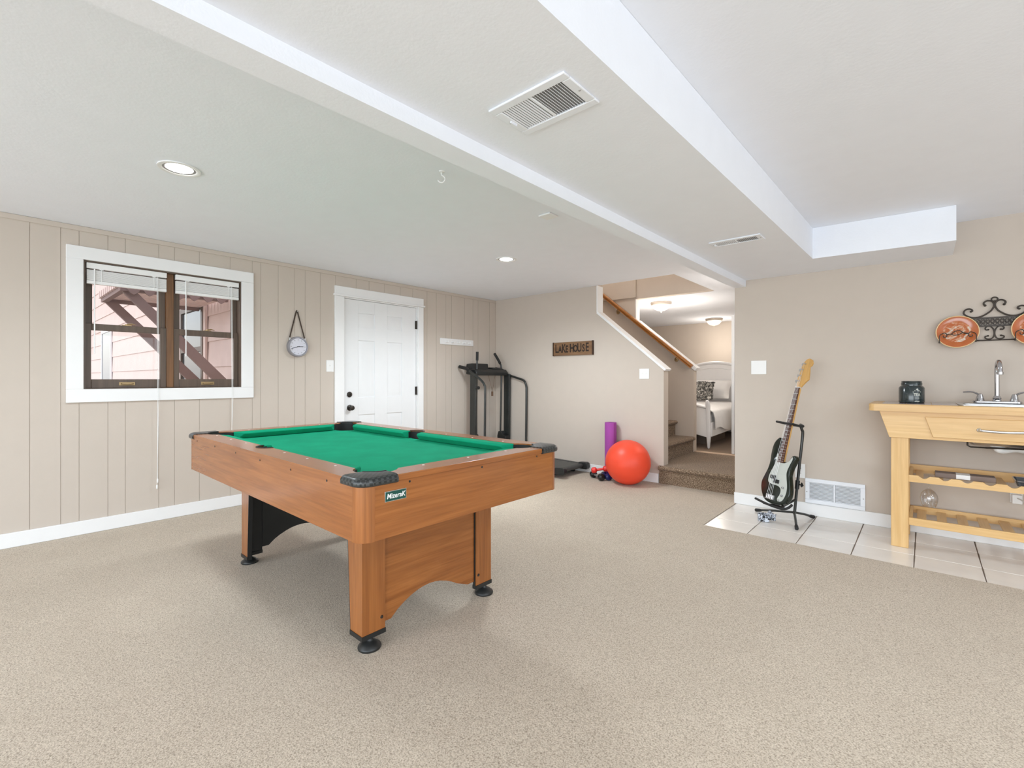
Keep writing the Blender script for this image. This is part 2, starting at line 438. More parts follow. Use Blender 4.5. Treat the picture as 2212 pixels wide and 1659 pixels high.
# bedroom
b = MB(); b.box(-1.2, 3.49, Y2+.1, 10.0, .1, .2)
struct('floor_bedroom', b, m_bedcar, 'brown carpet of the bedroom beyond the landing', 'floor', smooth=0, loc=(0, 0, 0))
b = MB(); b.box(2.434, 3.37, Y2, Y2+.0995, .1, .206)
struct('trim_4', b, MT('threshold', rgb(196, 170, 146), .7), 'pale threshold strip at the bedroom opening', 'trim')
b = MB(); b.box(-1.3, 3.6, 9.8, 9.92, .1, CH); b.box(-1.32, -1.2, Y2+.1, 9.8, .1, CH); b.box(3.49, 3.6, Y2, 9.8, .1, CH)
struct('wall_bedroom', b, m_wall, 'beige walls of the bedroom beyond the landing', 'wall', smooth=0, loc=(0, 0, 0))

# ================================================================= WINDOW
win = thing('window_1', 'white cased window with two dark wooden double hung sashes', 'window', (0, 1.046, WZ0), kind='structure')
b = MB()
y0, y1, z0, z1 = .414, 1.684, .985, 2.143
b.box(.0003, .02, y0, y1, WZ1, z1); b.box(.0003, .02, y0, y1, z0, WZ0); b.box(.0003, .02, y0, WY0, WZ0, WZ1); b.box(.0003, .02, WY1, y1, WZ0, WZ1)
b.build('casing', m_trim, win, bevel=.003)
b = MB(); t = .012
b.box(-.119, .0, WY0+.0005, WY0+t, WZ0+.001, WZ1-.001); b.box(-.119, .0, WY1-t, WY1-.0005, WZ0+.001, WZ1-.001)
b.box(-.119, .0, WY0+t, WY1-t, WZ1-t, WZ1-.001); b.box(-.119, .0, WY0+t, WY1-t, WZ0+.001, WZ0+t*.5)
b.build('jamb', m_sashw, win)
b = MB(); b.box(-.1, -.035, 1.028, 1.077, WZ0+.006, WZ1-t); b.build('mullion', m_mull, win, bevel=.003)
for (a, c, g0, g1) in ((WY0+t, 1.028, .558, .985), (1.077, WY1-t, 1.118, 1.536)):
    b = MB(); x0, x1 = -.072, -.042
    zb, zt = WZ0+.006, 1.581
    b.box(x0, x1, a, g0, zb, zt); b.box(x0, x1, g1, c, zb, zt); b.box(x0, x1, g0, g1, zb, 1.157); b.box(x0, x1, g0, g1, 1.531, zt)
    s_ = b.build('lower_sash', m_sashw, win, bevel=.003)
    b = MB(); b.box(-.058, -.055, g0, g1, 1.157, 1.531); b.build('pane', m_glass, s_)
    yc = (g0+g1)/2
    b = MB(); b.box(-.042, -.038, yc-.05, yc+.05, 1.108, 1.134)
    b.tube(smoothpath([(-.038, yc-.035, 1.121), (-.02, yc-.03, 1.121), (-.018, yc, 1.119), (-.02, yc+.03, 1.121), (-.038, yc+.035, 1.121)]), .005, 8)
    b.build('lift_handle', m_brass, s_, bevel=.001)
    b = MB(); b.box(-.068, -.046, yc-.03, yc+.03, 1.581, 1.586); b.cyl((-.057, yc, 1.586), (-.057, yc, 1.594), .011)
    b.tube([(-.057, yc, 1.592), (-.05, yc+.03, 1.597), (-.045, yc+.055, 1.59)], [.006, .005, .003], 8)
    b.build('sash_lock', m_brass, s_)
    b = MB(); x0, x1 = -.106, -.076
    zb, zt = 1.536, WZ1-t
    b.box(x0, x1, a, g0+.01, zb, zt); b.box(x0, x1, g1-.01, c, zb, zt); b.box(x0, x1, g0+.01, g1-.01, zb, 1.58); b.box(x0, x1, g0+.01, g1-.01, zt-.045, zt)
    s2 = b.build('upper_sash', m_sashw, win, bevel=.003)
    b = MB(); b.box(-.092, -.089, g0+.01, g1-.01, 1.58, zt-.045); b.build('pane', m_glass, s2)

def blind(y0, y1, yc, yk, zc, label):
    t_ = thing('window_blind', label, 'blind', (-.02, (y0+y1)/2, 1.98), group='raised blinds in the window')
    b = MB(); b.box(-.034, .0, y0, y1, 1.992, 2.034); b.build('head_rail', m_plast, t_, bevel=.002)
    b = MB(); z = 1.982
    for i in range(12): b.box(-.034, -.002, y0+.002, y1-.002, z-.0055, z-.0006); z -= .0066
    b.build('slat_stack', m_plast, t_, smooth=0)
    b = MB(); b.box(-.034, -.001, y0+.001, y1-.001, z-.026, z-.001); b.build('bottom_rail', m_plast, t_, bevel=.003)
    b = MB(); b.tube([(.003, yk, 1.99), (.003, yk, 1.35)], .0045, 8); b.build('tilt_wand', m_plast, t_)
    b = MB(); b.tube([(.004, yc, 1.99), (.024, yc, 1.0), (.022, yc, zc+.05)], .0016, 6); b.tube([(.004, yc+.006, 1.99), (.025, yc+.008, 1.0), (.023, yc-.004, zc)], .0016, 6)
    for dz, dy in ((.05, 0), (0, -.004)): b.lathe([(.002, .0), (.006, -.006), (.006, -.03), (.003, -.036)], (.0225, yc+dy, zc+dz), 10)
    b.build('lift_cord', m_plast, t_)
    for yy in (y0+.085, y1-.085):
        b = MB(); b.box(-.0015, .0005, yy-.002, yy+.002, 1.876, 2.0); b.box(-.001, .002, yy-.012, yy+.012, 1.985, 1.993); b.build('ladder_cord', m_plast, t_)
blind(WY0+.018, 1.022, .955, .572, .30, 'white blind pulled up in the left half of the window')
blind(1.084, WY1-.018, 1.50, 1.155, .62, 'white blind pulled up in the right half of the window')

# ================================================================= DOOR
door = thing('door_1', 'white six panel door with dark knob and deadbolt', 'door', (0, 3.08, 0), kind='structure')
b = MB(); cw = .0
b.box(.0003, .02, 2.486, DY0, CZ, DZ1); b.box(.0003, .02, DY1, 3.653, CZ, DZ1)
b.box(.0003, .022, 2.486, 3.653, DZ1+.02, 2.15); b.box(.0003, .034, 2.474, 3.668, DZ1, DZ1+.02)
b.build('casing', m_trim, door, bevel=.003)
b = MB(); b.box(-.119, .0, DY0+.0004, DY0+.012, CZ, DZ1-.0005); b.box(-.119, .0, DY1-.012, DY1-.0004, CZ, DZ1-.0005); b.box(-.119, .0, DY0+.012, DY1-.012, DZ1-.012, DZ1-.0005)
b.build('jamb', m_trim, door)
b = MB(); a0, a1 = DY0+.016, DY1-.016; zt = DZ1-.015
b.box(-.05, -.022, a0, a1, .012, zt)
ysp = [a0, 2.774, 2.981, 3.146, 3.353, a1]; zsp = [.012, .2, .758, .953, 1.585, 1.73, 1.888, zt]
f0, f1 = -.022, -.012
b.box(f0, f1, ysp[0], ysp[1], .012, zt); b.box(f0, f1, ysp[2], ysp[3], .012, zt); b.box(f0, f1, ysp[4], ysp[5], .012, zt)
for p in ((1, 2), (3, 4)):
    for q in ((0, 1), (2, 3), (4, 5), (6, 7)): b.box(f0, f1, ysp[p[0]], ysp[p[1]], zsp[q[0]], zsp[q[1]])
    for q in ((1, 2), (3, 4), (5, 6)):
        A = (ysp[p[0]], ysp[p[1]], zsp[q[0]], zsp[q[1]])
        def rect(d, x): return [(x, A[0]+d, A[2]+d), (x, A[1]-d, A[2]+d), (x, A[1]-d, A[3]-d), (x, A[0]+d, A[3]-d)]
        b.loft([rect(.004, f0), rect(.012, -.0205), rect(.038, -.0138), rect(.045, -.0136)])
b.build('slab', m_door, door, bevel=.0015, seg=1, smooth=20)
b = MB(); b.lathe([(.031, 0), (.031, .006), (.026, .012), (.02, .016), (.02, .024), (.006, .026)], (-.012, 2.667, .987), 24, axis='x'); b.box(.012, .026, 2.663, 2.671, .975, .999)
b.build('deadbolt', m_bronze, door, bevel=.001)
b = MB(); b.lathe([(.033, 0), (.033, .006), (.014, .012), (.012, .03), (.024, .036), (.029, .048), (.026, .06), (.012, .066)], (-.012, 2.67, .842), 24, axis='x')
b.build('knob', m_bronze, door)
for zc in (1.82, 1.012, .25):
    b = MB(); b.cyl((.002, DY1-.013, zc-.052), (.002, DY1-.013, zc+.052), .006, n=12); b.box(-.012, .001, DY1-.03, DY1-.014, zc-.05, zc+.05)
    b.build('hinge', m_bronze, door)

# ================================================================= WALL PLATES, CLOCK, HOOKS, SIGN
def plate(name, label, cat, M, w, h, toggles=0, outlet=0, group=None):
    t_ = thing(name, label, cat, mat=M, group=group)
    b = MB(); b.box(-w/2, w/2, -h/2, h/2, .0004, .006); b.build('cover_plate', m_plast, t_, bevel=.002, local=True)
    for i in range(toggles):
        xx = (i-(toggles-1)/2)*.046
        b = MB(); b.box(xx-.005, xx+.005, -.012, .012, .006, .0072); b.box(xx-.004, xx+.004, .0, .009, .0072, .013); b.build('toggle', m_cream if False else m_plast, t_, local=True)
    for i in range(outlet):
        zz = (i-.5)*.042
        b = MB(); b.box(-.016, .016, zz-.014, zz+.014, .006, .0078); b.cur = 1
        for dx in (-.006, .006): b.box(dx-.001, dx+.001, zz-.004, zz+.006, .0078, .0082)
        b.build('receptacle', [m_plast, m_black], t_, local=True)
    return t_
LW = lambda y, z: frame((0, y, z), (0, 1, 0), (0, 0, 1), (1, 0, 0))
BW = lambda x, z: frame((x, 4.98, z), (1, 0, 0), (0, 0, 1), (0, -1, 0))
RWn = V((.022, -1, 0)).normalized(); RWx = V((1, .022, 0)).normalized()
RW = lambda x, z: frame((x, yw(x), z), RWx, (0, 0, 1), RWn)
plate('light_switch', 'white single light switch left of the white door', 'light switch', LW(2.437, 1.294), .082, .122, 1)
plate('light_switch', 'white double light switch on the half wall by the stairs', 'light switch', BW(2.318, 1.215), .118, .116, 2)
plate('blank_wall_plate', 'blank white square wall plate left of the guitar', 'wall plate', RW(3.575, 1.262), .125, .124)
plate('wall_outlet', 'white outlet low on the wall behind the guitar stand', 'outlet', RW(3.898, .368), .075, .122, 0, 2)

ck = thing('wall_clock', 'round wall clock hanging from a dark leather strap', 'clock', mat=LW(2.088, 1.478))
b = MB(); b.lathe([(.095, .001), (.1, .004), (.1, .04), (.096, .046), (.088, .046), (.084, .036), (.02, .036)], n=40); b.build('case', MT('clock_steel', (.33, .33, .36), .35, .6), ck, local=True)
b = MB(); b.lathe([(.0, .0365), (.083, .0365), (.083, .0375), (0, .0375)], n=40); b.build('dial', m_lav, ck, local=True)
for k in range(12):
    a = k*PI/6; b = MB(); b.box(-.003, .003, .062, .074, .0375, .0385, Matrix.Rotation(a, 4, 'Z')); b.build('hour_mark', m_grey, ck, local=True)
for nm, a, l, w in (('hour_hand', -88, .05, .003), ('minute_hand', 108, .07, .0025)):
    b = MB(); b.box(-w, w, -.012, l, .039, .0405, Matrix.Rotation(R(a), 4, 'Z')); b.build(nm, m_black, ck, local=True)
b = MB(); pts = [(-.077, .07, .02), (-.07, .1, .014), (-.006, .352, .006), (.0, .362, .006), (.006, .352, .006), (.07, .1, .014), (.077, .07, .02)]
b.tube(pts, .0065, 8, flat=(.5, 1)); b.build('strap', m_leather, ck, local=True)
for sx in (-1, 1):
    b = MB(); b.box(sx*.074-.008, sx*.074+.008, .062, .088, .012, .03); b.build('strap_lug', m_steel, ck, local=True, bevel=.002)
b = MB(); b.cyl((0, .352, .0005), (0, .352, .02), .005, n=10); b.build('hanging_nail', m_steel, ck, local=True)

hr = thing('coat_hook_rail', 'white peg rail on the panel wall above the treadmill', 'coat rack', mat=LW(4.222, 1.646))
b = MB(); b.box(-.293, .293, -.04, .04, .0004, .016); b.build('board', m_trim, hr, bevel=.004, local=True)
for i in range(5):
    b = MB(); xx = -.2+.1*i; b.lathe([(.011, .016), (.008, .022), (.007, .05), (.012, .054), (.012, .064), (.004, .068)], (xx, -.005, 0), 14); b.build('peg', m_trim, hr, local=True)

sg = thing('wooden_sign', 'dark wooden sign reading LAKE HOUSE', 'sign', mat=BW(1.355, 1.541))
b = MB(); b.box(-.29, .29, -.085, .085, .001, .026); b.build('board', m_signw, sg, local=True, bevel=.002)
for sx in (-1, 1):
    b = MB(); b.box(min(sx*.291, sx*.303), max(sx*.291, sx*.303), -.0875, .0875, .001, .03); b.build('end_batten', m_signd, sg, local=True)
b = MB(); xs = -.255
for ch, s, x, dz in (('L', .15, -.242, 0), ('A', .125, -.187, -.008), ('K', .15, -.13, 0), ('E', .125, -.082, -.008), ('H', .15, -.005, 0), ('O', .125, .05, -.006), ('U', .15, .108, .002), ('S', .13, .168, -.004), ('E', .15, .222, .004)):
    text(b, ch, s, frame((x, dz, .0265), (1, 0, 0), (0, 1, 0), (0, 0, 1)), .0015, 0, .62, .003)
b.build('lettering', MT('burnt_black', (.02, .012, .008), .8), sg, local=True, smooth=0)

# ceiling items
def downlight(x, y, e=60):
    l = bpy.data.lights.new('downlight', 'SPOT'); l.energy = e; l.spot_size = R(168); l.spot_blend = .6; l.shadow_soft_size = .2; l.color = (.86, .94, 1)
    o = bpy.data.objects.new('downlight', l); COL.objects.link(o); o.location = (x, y, CH-.02)
def recessed(x, y, label):
    t_ = thing('recessed_ceiling_light', label, 'ceiling light', (x, y, CH), group='recessed lights in the ceiling')
    b = MB(); b.lathe([(.098, -.0005), (.098, -.006), (.085, -.008), (.076, -.004), (.076, -.0005)], (x, y, CH), 40); b.build('trim_ring', m_trim, t_)
    b = MB(); b.lathe([(.0755, -.0006), (.0755, -.003), (.064, -.0012), (.064, -.0006)], (x, y, CH), 40); b.build('baffle', m_grey, t_)
    b = MB(); b.lathe([(.0, -.0007), (.0635, -.0007), (.06, -.0025), (0, -.0035)], (x, y, CH), 40); b.build('lens', EMIT('lamp_lens', (1, .97, .92), 9), t_)
    downlight(x, y, 150 if y > 2 else 56)
recessed(1.69, .71, 'larger looking recessed ceiling light nearest the window')
recessed(1.72, 3.305, 'small looking recessed ceiling light out in front of the door')
def vent(name, label, M, w, h, n, split, cover, blade_mats):
    t_ = thing(name, label, 'vent', mat=M)
    b = MB(); f = .032; z = .008
    b.box(-w/2, w/2, -h/2, -h/2+f, .0004, z); b.box(-w/2, w/2, h/2-f, h/2, .0004, z); b.box(-w/2, -w/2+f, -h/2+f, h/2-f, .0004, z); b.box(w/2-f, w/2, -h/2+f, h/2-f, .0004, z)
    b.box(-.006, .006, -h/2+f, h/2-f, .0006, z-.001)
    b.build('frame', m_reg, t_, local=True, bevel=.003)
    b = MB(); b.box(-w/2+f, w/2-f, -h/2+f, h/2-f, .0003, .001); b.build('duct_opening', MT('duct_shade', (.3, .3, .3), .8), t_, local=True)
    return t_, w-2*f, h-2*f
CL = lambda x, y, z: frame((x, y, z), (1, 0, 0), (0, -1, 0), (0, 0, -1))
for (x, y, w, h, n, lab) in ((3.76, 1.227, .308, .203, 11, 'larger looking white ceiling vent on the soffit nearest the viewer'), (3.782, 3.265, .31, .145, 11, 'small looking white ceiling vent far along the soffit')):
    t_, iw, ih = vent('ceiling_vent', lab, CL(x, y, 2.064), w, h, 0, 0, 0, 0)
    for side, an in ((-1, 38), (1, -38)):
        b = MB()
        for i in range(n):
            xx = side*(.008+(i+.5)*(iw/2-.01)/n)
            b.box(-.0026, .0026, -ih/2, ih/2, -.0005, .0005, Matrix.Translation((xx, 0, .0052)) @ Matrix.Rotation(R(an), 4, 'Y'))
        b.build('louvre_bank', m_reg, t_, local=True, smooth=0)
    b = MB(); b.box(-iw/2-.012, -iw/2-.008, -.02, .012, .008, .016); b.build('damper_lever', m_reg, t_, local=True)
    for sx in (-1, 1):
        b = MB(); b.lathe([(.004, .008), (.003, .0095), (0, .0098)], (sx*(w/2-.012), 0, 0), 10); b.build('screw', m_grey, t_, local=True)
t_, iw, ih = vent('wall_vent', 'white louvred return vent low on the wall between guitar and sink table', RW(4.143, .211), .41, .208, 0, 0, 0, 0)
t_.location = V(t_.location)+RWn*.0155
b = MB(); b.box(-.203, .203, -.102, .102, -.0148, .0); b.build('mounting_box', m_reg, t_, local=True)
for side in (-1, 1):
    b = MB()
    for i in range(13):
        yy = -ih/2+(i+.5)*ih/13
        x0, x1 = (-iw/2, -.008) if side < 0 else (.008, iw/2)
        b.box(x0, x1, -.0052, .0052, -.0006, .0006, Matrix.Translation((0, yy, .0045)) @ Matrix.Rotation(R(35), 4, 'X'))
    b.build('louvre_bank', m_reg, t_, local=True, smooth=0)
for sx in (-1, 1):
    b = MB(); b.lathe([(.0045, .008), (.003, .0095), (0, .0098)], (sx*.193, -.01, 0), 10); b.build('screw', m_grey, t_, local=True)

hk = thing('ceiling_hook', 'small white hook hanging from the ceiling beside the beam', 'hook', (2.724, 1.667, CH))
b = MB(); b.lathe([(.016, -.0004), (.016, -.005), (.006, -.008)], (2.724, 1.667, CH), 16); b.build('mounting_disc', m_trim, hk)
b = MB(); b.tube(smoothpath([(2.724, 1.667, CH-.006), (2.724, 1.667, CH-.02), (2.738, 1.675, CH-.034), (2.74, 1.676, CH-.05), (2.728, 1.669, CH-.062), (2.712, 1.660, CH-.056), (2.706, 1.657, CH-.046)]), .0035, 8); b.build('hook', m_trim, hk)
b = MB(); b.box(-.05, .05, -.05, .05, 0, .012, frame((2.745, 2.605, CH-.0004), (1, 0, 0), (0, -1, 0), (0, 0, -1)))
o = b.build('ceiling_cover_plate', m_trim, bevel=.004); tag(o, 'square white cover plate on the ceiling beside the beam', 'cover plate')

# ================================================================= POOL TABLE
pt = thing('pool_table', 'wooden pool table with green felt and black corner caps', 'pool table', (2.210, 1.45, 0), R(-.6))
HL, HWd = 1.043, .573
AZ0, AZ1 = .588, .788; RT = .812; BZ = .765
cr = .055
for sx, nm in ((1, 0), (-1, 0)):
    b = MB(); b.box(min(sx*HL, sx*(HL-.02)), max(sx*HL, sx*(HL-.02)), -HWd+cr, HWd-cr, AZ0, AZ1); b.build('apron_panel', m_woody, pt, local=True, bevel=.001)
for sy in (1, -1):
    b = MB(); b.box(-HL+cr, HL-cr, min(sy*HWd, sy*(HWd-.02)), max(sy*HWd, sy*(HWd-.02)), AZ0, AZ1); b.build('apron_panel', m_woodx, pt, local=True, bevel=.001)
for sx in (1, -1):
    for sy in (1, -1):
        b = MB(); c = V((sx*(HL-cr-.0005), sy*(HWd-cr-.0005), 0)); n = 12
        out = [c+V((sx*math.cos(i*PI/2/n)*(cr+.001), sy*math.sin(i*PI/2/n)*(cr+.001), AZ0-.001)) for i in range(n+1)]
        inn = [c+V((sx*math.cos(i*PI/2/n)*(cr-.018), sy*math.sin(i*PI/2/n)*(cr-.018), AZ0-.001)) for i in range(n+1)]
        b.prism(out+inn[::-1], (0, 0, AZ1-AZ0)); b.build('corner_post', m_woodz, pt, local=True)
b = MB(); b.box(-HL+.021, HL-.021, -HWd+.021, HWd-.021, .60, .62); b.build('underside_board', m_black, pt, local=True)
# pockets
PC = .15; PR = .08
SPX = -.05; SPY = HWd-.118; SPR = .058
def cpt(sx, sy): return V((sx*(HL-PC), sy*(HWd-PC), 0))
def arc(c, r, a0, a1, n=10): return [(c[0]+r*math.cos(R(a0+(a1-a0)*i/n)), c[1]+r*math.sin(R(a0+(a1-a0)*i/n))) for i in range(n+1)]
# bed cloth with pocket notches
poly = []
bx, by = HL-.105, HWd-.105
for sx, sy, a0, a1 in ((1, 1, 270+25, 180-25), (-1, 1, 0+25, -90-25), (-1, -1, 90+25, -25), (1, -1, 180+25, 90-25)):
    c = cpt(sx, sy)
    pts = arc(c, PR*.93, a0, a1, 14) if True else []
    if sx == 1 and sy == 1: poly += [(bx, c[1]-.07)]+[(c[0]+PR*.93*math.cos(R(a)), c[1]+PR*.93*math.sin(R(a))) for a in range(-60, -211, -15)]+[(c[0]-.07, by)]
    elif sx == -1 and sy == 1: poly += [(SPX+.05, by), (SPX+.045, by-.02), (SPX-.045, by-.02), (SPX-.05, by)]+[(c[0]+.07, by)]+[(c[0]+PR*.93*math.cos(R(a)), c[1]+PR*.93*math.sin(R(a))) for a in range(30, -121, -15)]+[(-bx, c[1]-.07)]
    elif sx == -1: poly += [(-bx, c[1]+.07)]+[(c[0]+PR*.93*math.cos(R(a)), c[1]+PR*.93*math.sin(R(a))) for a in range(120, -31, -15)]+[(c[0]+.07, -by)]
    else: poly += [(SPX-.05, -by), (SPX-.045, -by+.02), (SPX+.045, -by+.02), (SPX+.05, -by)]+[(c[0]-.07, -by)]+[(c[0]+PR*.93*math.cos(R(a)), c[1]+PR*.93*math.sin(R(a))) for a in range(210, 59, -15)]+[(bx, c[1]+.07)]
b = MB(); b.prism([(p[0], p[1], BZ-.03) for p in poly], (0, 0, .03)); b.build('bed_cloth', m_felt, pt, local=True, smooth=0)
# wooden rails
IN = .105
def railpoly_end(sx):
    ya = HWd-.147; q_ = arc((HL-PC, HWd-PC), PR+.0035, 2, -57, 10)
    p = [(HL+.006, ya), (HL+.006, -ya)]+[(x, -y) for x, y in q_]+[(HL-IN, -(HWd-PC-.073)), (HL-IN, HWd-PC-.073)]+q_[::-1]
    return [(sx*q[0], q[1]) for q in p]
def railpoly_long(sy):
    xa_ = HL-.119; q_ = arc((HL-PC, HWd-PC), PR+.0035, 68, 147, 10)
    p = [(-xa_, HWd+.006), (xa_, HWd+.006), *q_, (HL-PC-.073, HWd-IN)]
    p += [(SPX+.056, HWd-IN)]+arc((SPX, SPY), SPR+.006, 12, 168, 12)+[(SPX-.056, HWd-IN)]
    p += [(-(HL-PC-.073), HWd-IN)]+[(-x, y) for x, y in q_[::-1]]
    return [(q[0], sy*q[1]) for q in p]
for sx in (1, -1):
    b = MB(); b.prism([(p[0], p[1], AZ1) for p in railpoly_end(sx)], (0, 0, RT-AZ1)); b.build('rail', m_woody, pt, local=True, bevel=.009, seg=4)
for sy in (1, -1):
    b = MB(); b.prism([(p[0], p[1], AZ1) for p in railpoly_long(sy)], (0, 0, RT-AZ1)); b.build('rail', m_woodx, pt, local=True, bevel=.009, seg=4)
# cushions
def cushion(p0, p1, inward, s0, s1):
    prof = [(0, RT-.001), (.046, RT-.004), (.056, RT-.014), (.03, BZ+.001), (0, BZ+.001)]
    p0 = V((*p0, 0)); p1 = V((*p1, 0)); d = (p1-p0).normalized(); w = V((*inward, 0)); b = MB()
    A = [p0+d*(u*s0)+w*u+V((0, 0, z)) for u, z in prof]; Bq = [p1-d*(u*s1)+w*u+V((0, 0, z)) for u, z in prof]
    b.loft([A, Bq]); b.build('cushion', m_felt, pt, local=True, bevel=.004, seg=2)
e = HL-PC-.07
for sx in (1, -1): cushion((sx*(HL-IN-.0005), HWd-PC-.07), (sx*(HL-IN-.0005), -(HWd-PC-.07)), (-sx, 0), .9, .9)
for sy in (1, -1):
    cushion((SPX+.06, sy*(HWd-IN-.0005)), (e, sy*(HWd-IN-.0005)), (0, -sy), .3, .9)
    cushion((-e, sy*(HWd-IN-.0005)), (SPX-.06, sy*(HWd-IN-.0005)), (0, -sy), .9, .3)
# corner caps and pocket liners
def liner(b, c, r, mid, half):
    A = [R(mid-half+2*half*i/24) for i in range(25)]
    o_ = [(c.x+(r+.003)*math.cos(a), c.y+(r+.003)*math.sin(a)) for a in A]; n_ = [(c.x+(r-.002)*math.cos(a), c.y+(r-.002)*math.sin(a)) for a in A]
    b.prism([(x, y, BZ-.034) for x, y in o_+n_[::-1]], (0, 0, RT-.006-BZ+.034))
    b.loft([[(c.x+q*math.cos(2*PI*i/28), c.y+q*math.sin(2*PI*i/28), z) for i in range(28)] for q, z in ((r-.001, BZ-.032), (r-.003, .71), (r-.012, .67), (.001, .66))], cap=False)
for sx in (1, -1):
    for sy in (1, -1):
        rr = .062; zc0, zc1 = AZ1-.004, RT+.005; rings = []
        for dd, zz in ((.008, zc0), (.002, zc0+.003), (0, zc0+.008), (0, zc1-.016), (.003, zc1-.009), (.009, zc1-.003), (.018, zc1)):
            o_ = .013-dd; X, Y = HL+o_, HWd+o_; r2 = rr-dd
            p = [(HL-.118, Y)]+arc((X-r2, Y-r2), r2, 90, 0, 10)+[(X, HWd-.146), (HL-.0705, HWd-.146)]
            p += arc((HL-PC, HWd-PC), PR, 6, 64, 10)+[(HL-.118, HWd-.0775)]
            rings.append([(sx*q[0], sy*q[1], zz) for q in p])
        b = MB(); b.loft(rings); b.build('corner_cap', m_cap, pt, local=True, smooth=50)
        A = arc((HL-PC, HWd-PC), PR+.004, 3, 66, 14); Bq = arc((HL-PC, HWd-PC), PR-.003, 3, 66, 14)
        b = MB(); b.prism([(sx*q[0], sy*q[1], RT-.004) for q in A+Bq[::-1]], (0, 0, .0102)); b.build('pocket_rim', m_rubber, pt, local=True)
        c = cpt(sx, sy); b = MB(); liner(b, c, PR, math.degrees(math.atan2(sy, sx)), 106)
        b.build('pocket_liner', m_rubber, pt, local=True)
for sy in (1, -1):
    c = V((SPX, sy*SPY, 0)); b = MB(); liner(b, c, SPR, 90*sy, 95)
    b.build('pocket_liner', m_rubber, pt, local=True)
    b = MB(); A = arc(c, SPR+.009, 8, 172, 16) if sy > 0 else arc(c, SPR+.009, 188, 352, 16)
    Bq = arc(c, SPR-.002, 8, 172, 16) if sy > 0 else arc(c, SPR-.002, 188, 352, 16)
    b.prism([(q[0], q[1], RT-.001) for q in A+Bq[::-1]], (0, 0, .0035)); b.build('pocket_rim', m_rubber, pt, local=True)
# sights, screws
for sx in (1, -1):
    for yy in (-.247, .0, .247):
        b = MB(); b.lathe([(.0055, RT+.0002), (.005, RT+.0008), (0, RT+.0008)], (sx*(HL-.078), yy, 0), 12); b.build('sight', m_plast, pt, local=True)
for sy in (1, -1):
    for xx in (-.74, -.49, -.25, .25, .49, .74):
        b = MB(); b.lathe([(.0055, RT+.0002), (.005, RT+.0008), (0, RT+.0008)], (SPX*.5+xx, sy*(HWd-.078), 0), 12); b.build('sight', m_plast, pt, local=True)
scr = [((HL, yy, .777), (1, 0, 0)) for yy in (-.37, .01, .39)]+[((xx, -HWd, .777), (0, -1, 0)) for xx in (-.87, -.53, -.19, .14, .48, .80)]
for p, d in scr:
    b = MB(); b.cyl(V(p), V(p)+V(d)*.001, .0045, n=10); b.build('screw', m_black, pt, local=True)
# badge
Mb = frame((HL+.0005, -.432, .737), (0, 1, 0), (0, 0, 1), (1, 0, 0))
b = MB(); b.box(-.044, .044, -.017, .017, 0, .002, Mb); bd = b.build('badge', [m_badge], pt, local=True, bevel=.002)
b = MB(); b.box(-.046, .046, -.019, .019, -.0002, .0012, Mb); b.build('badge_border', m_steel, bd, local=True, bevel=.0005)
b = MB(); text(b, 'MizeraK', .026, frame((HL+.0028, -.432, .737), (0, 1, 0), (0, 0, 1), (1, 0, 0)), .0004, .2, .9, .0003); b.build('badge_lettering', m_plast, bd, local=True, smooth=0)
tag(bd, 'small green name badge with white italic lettering')
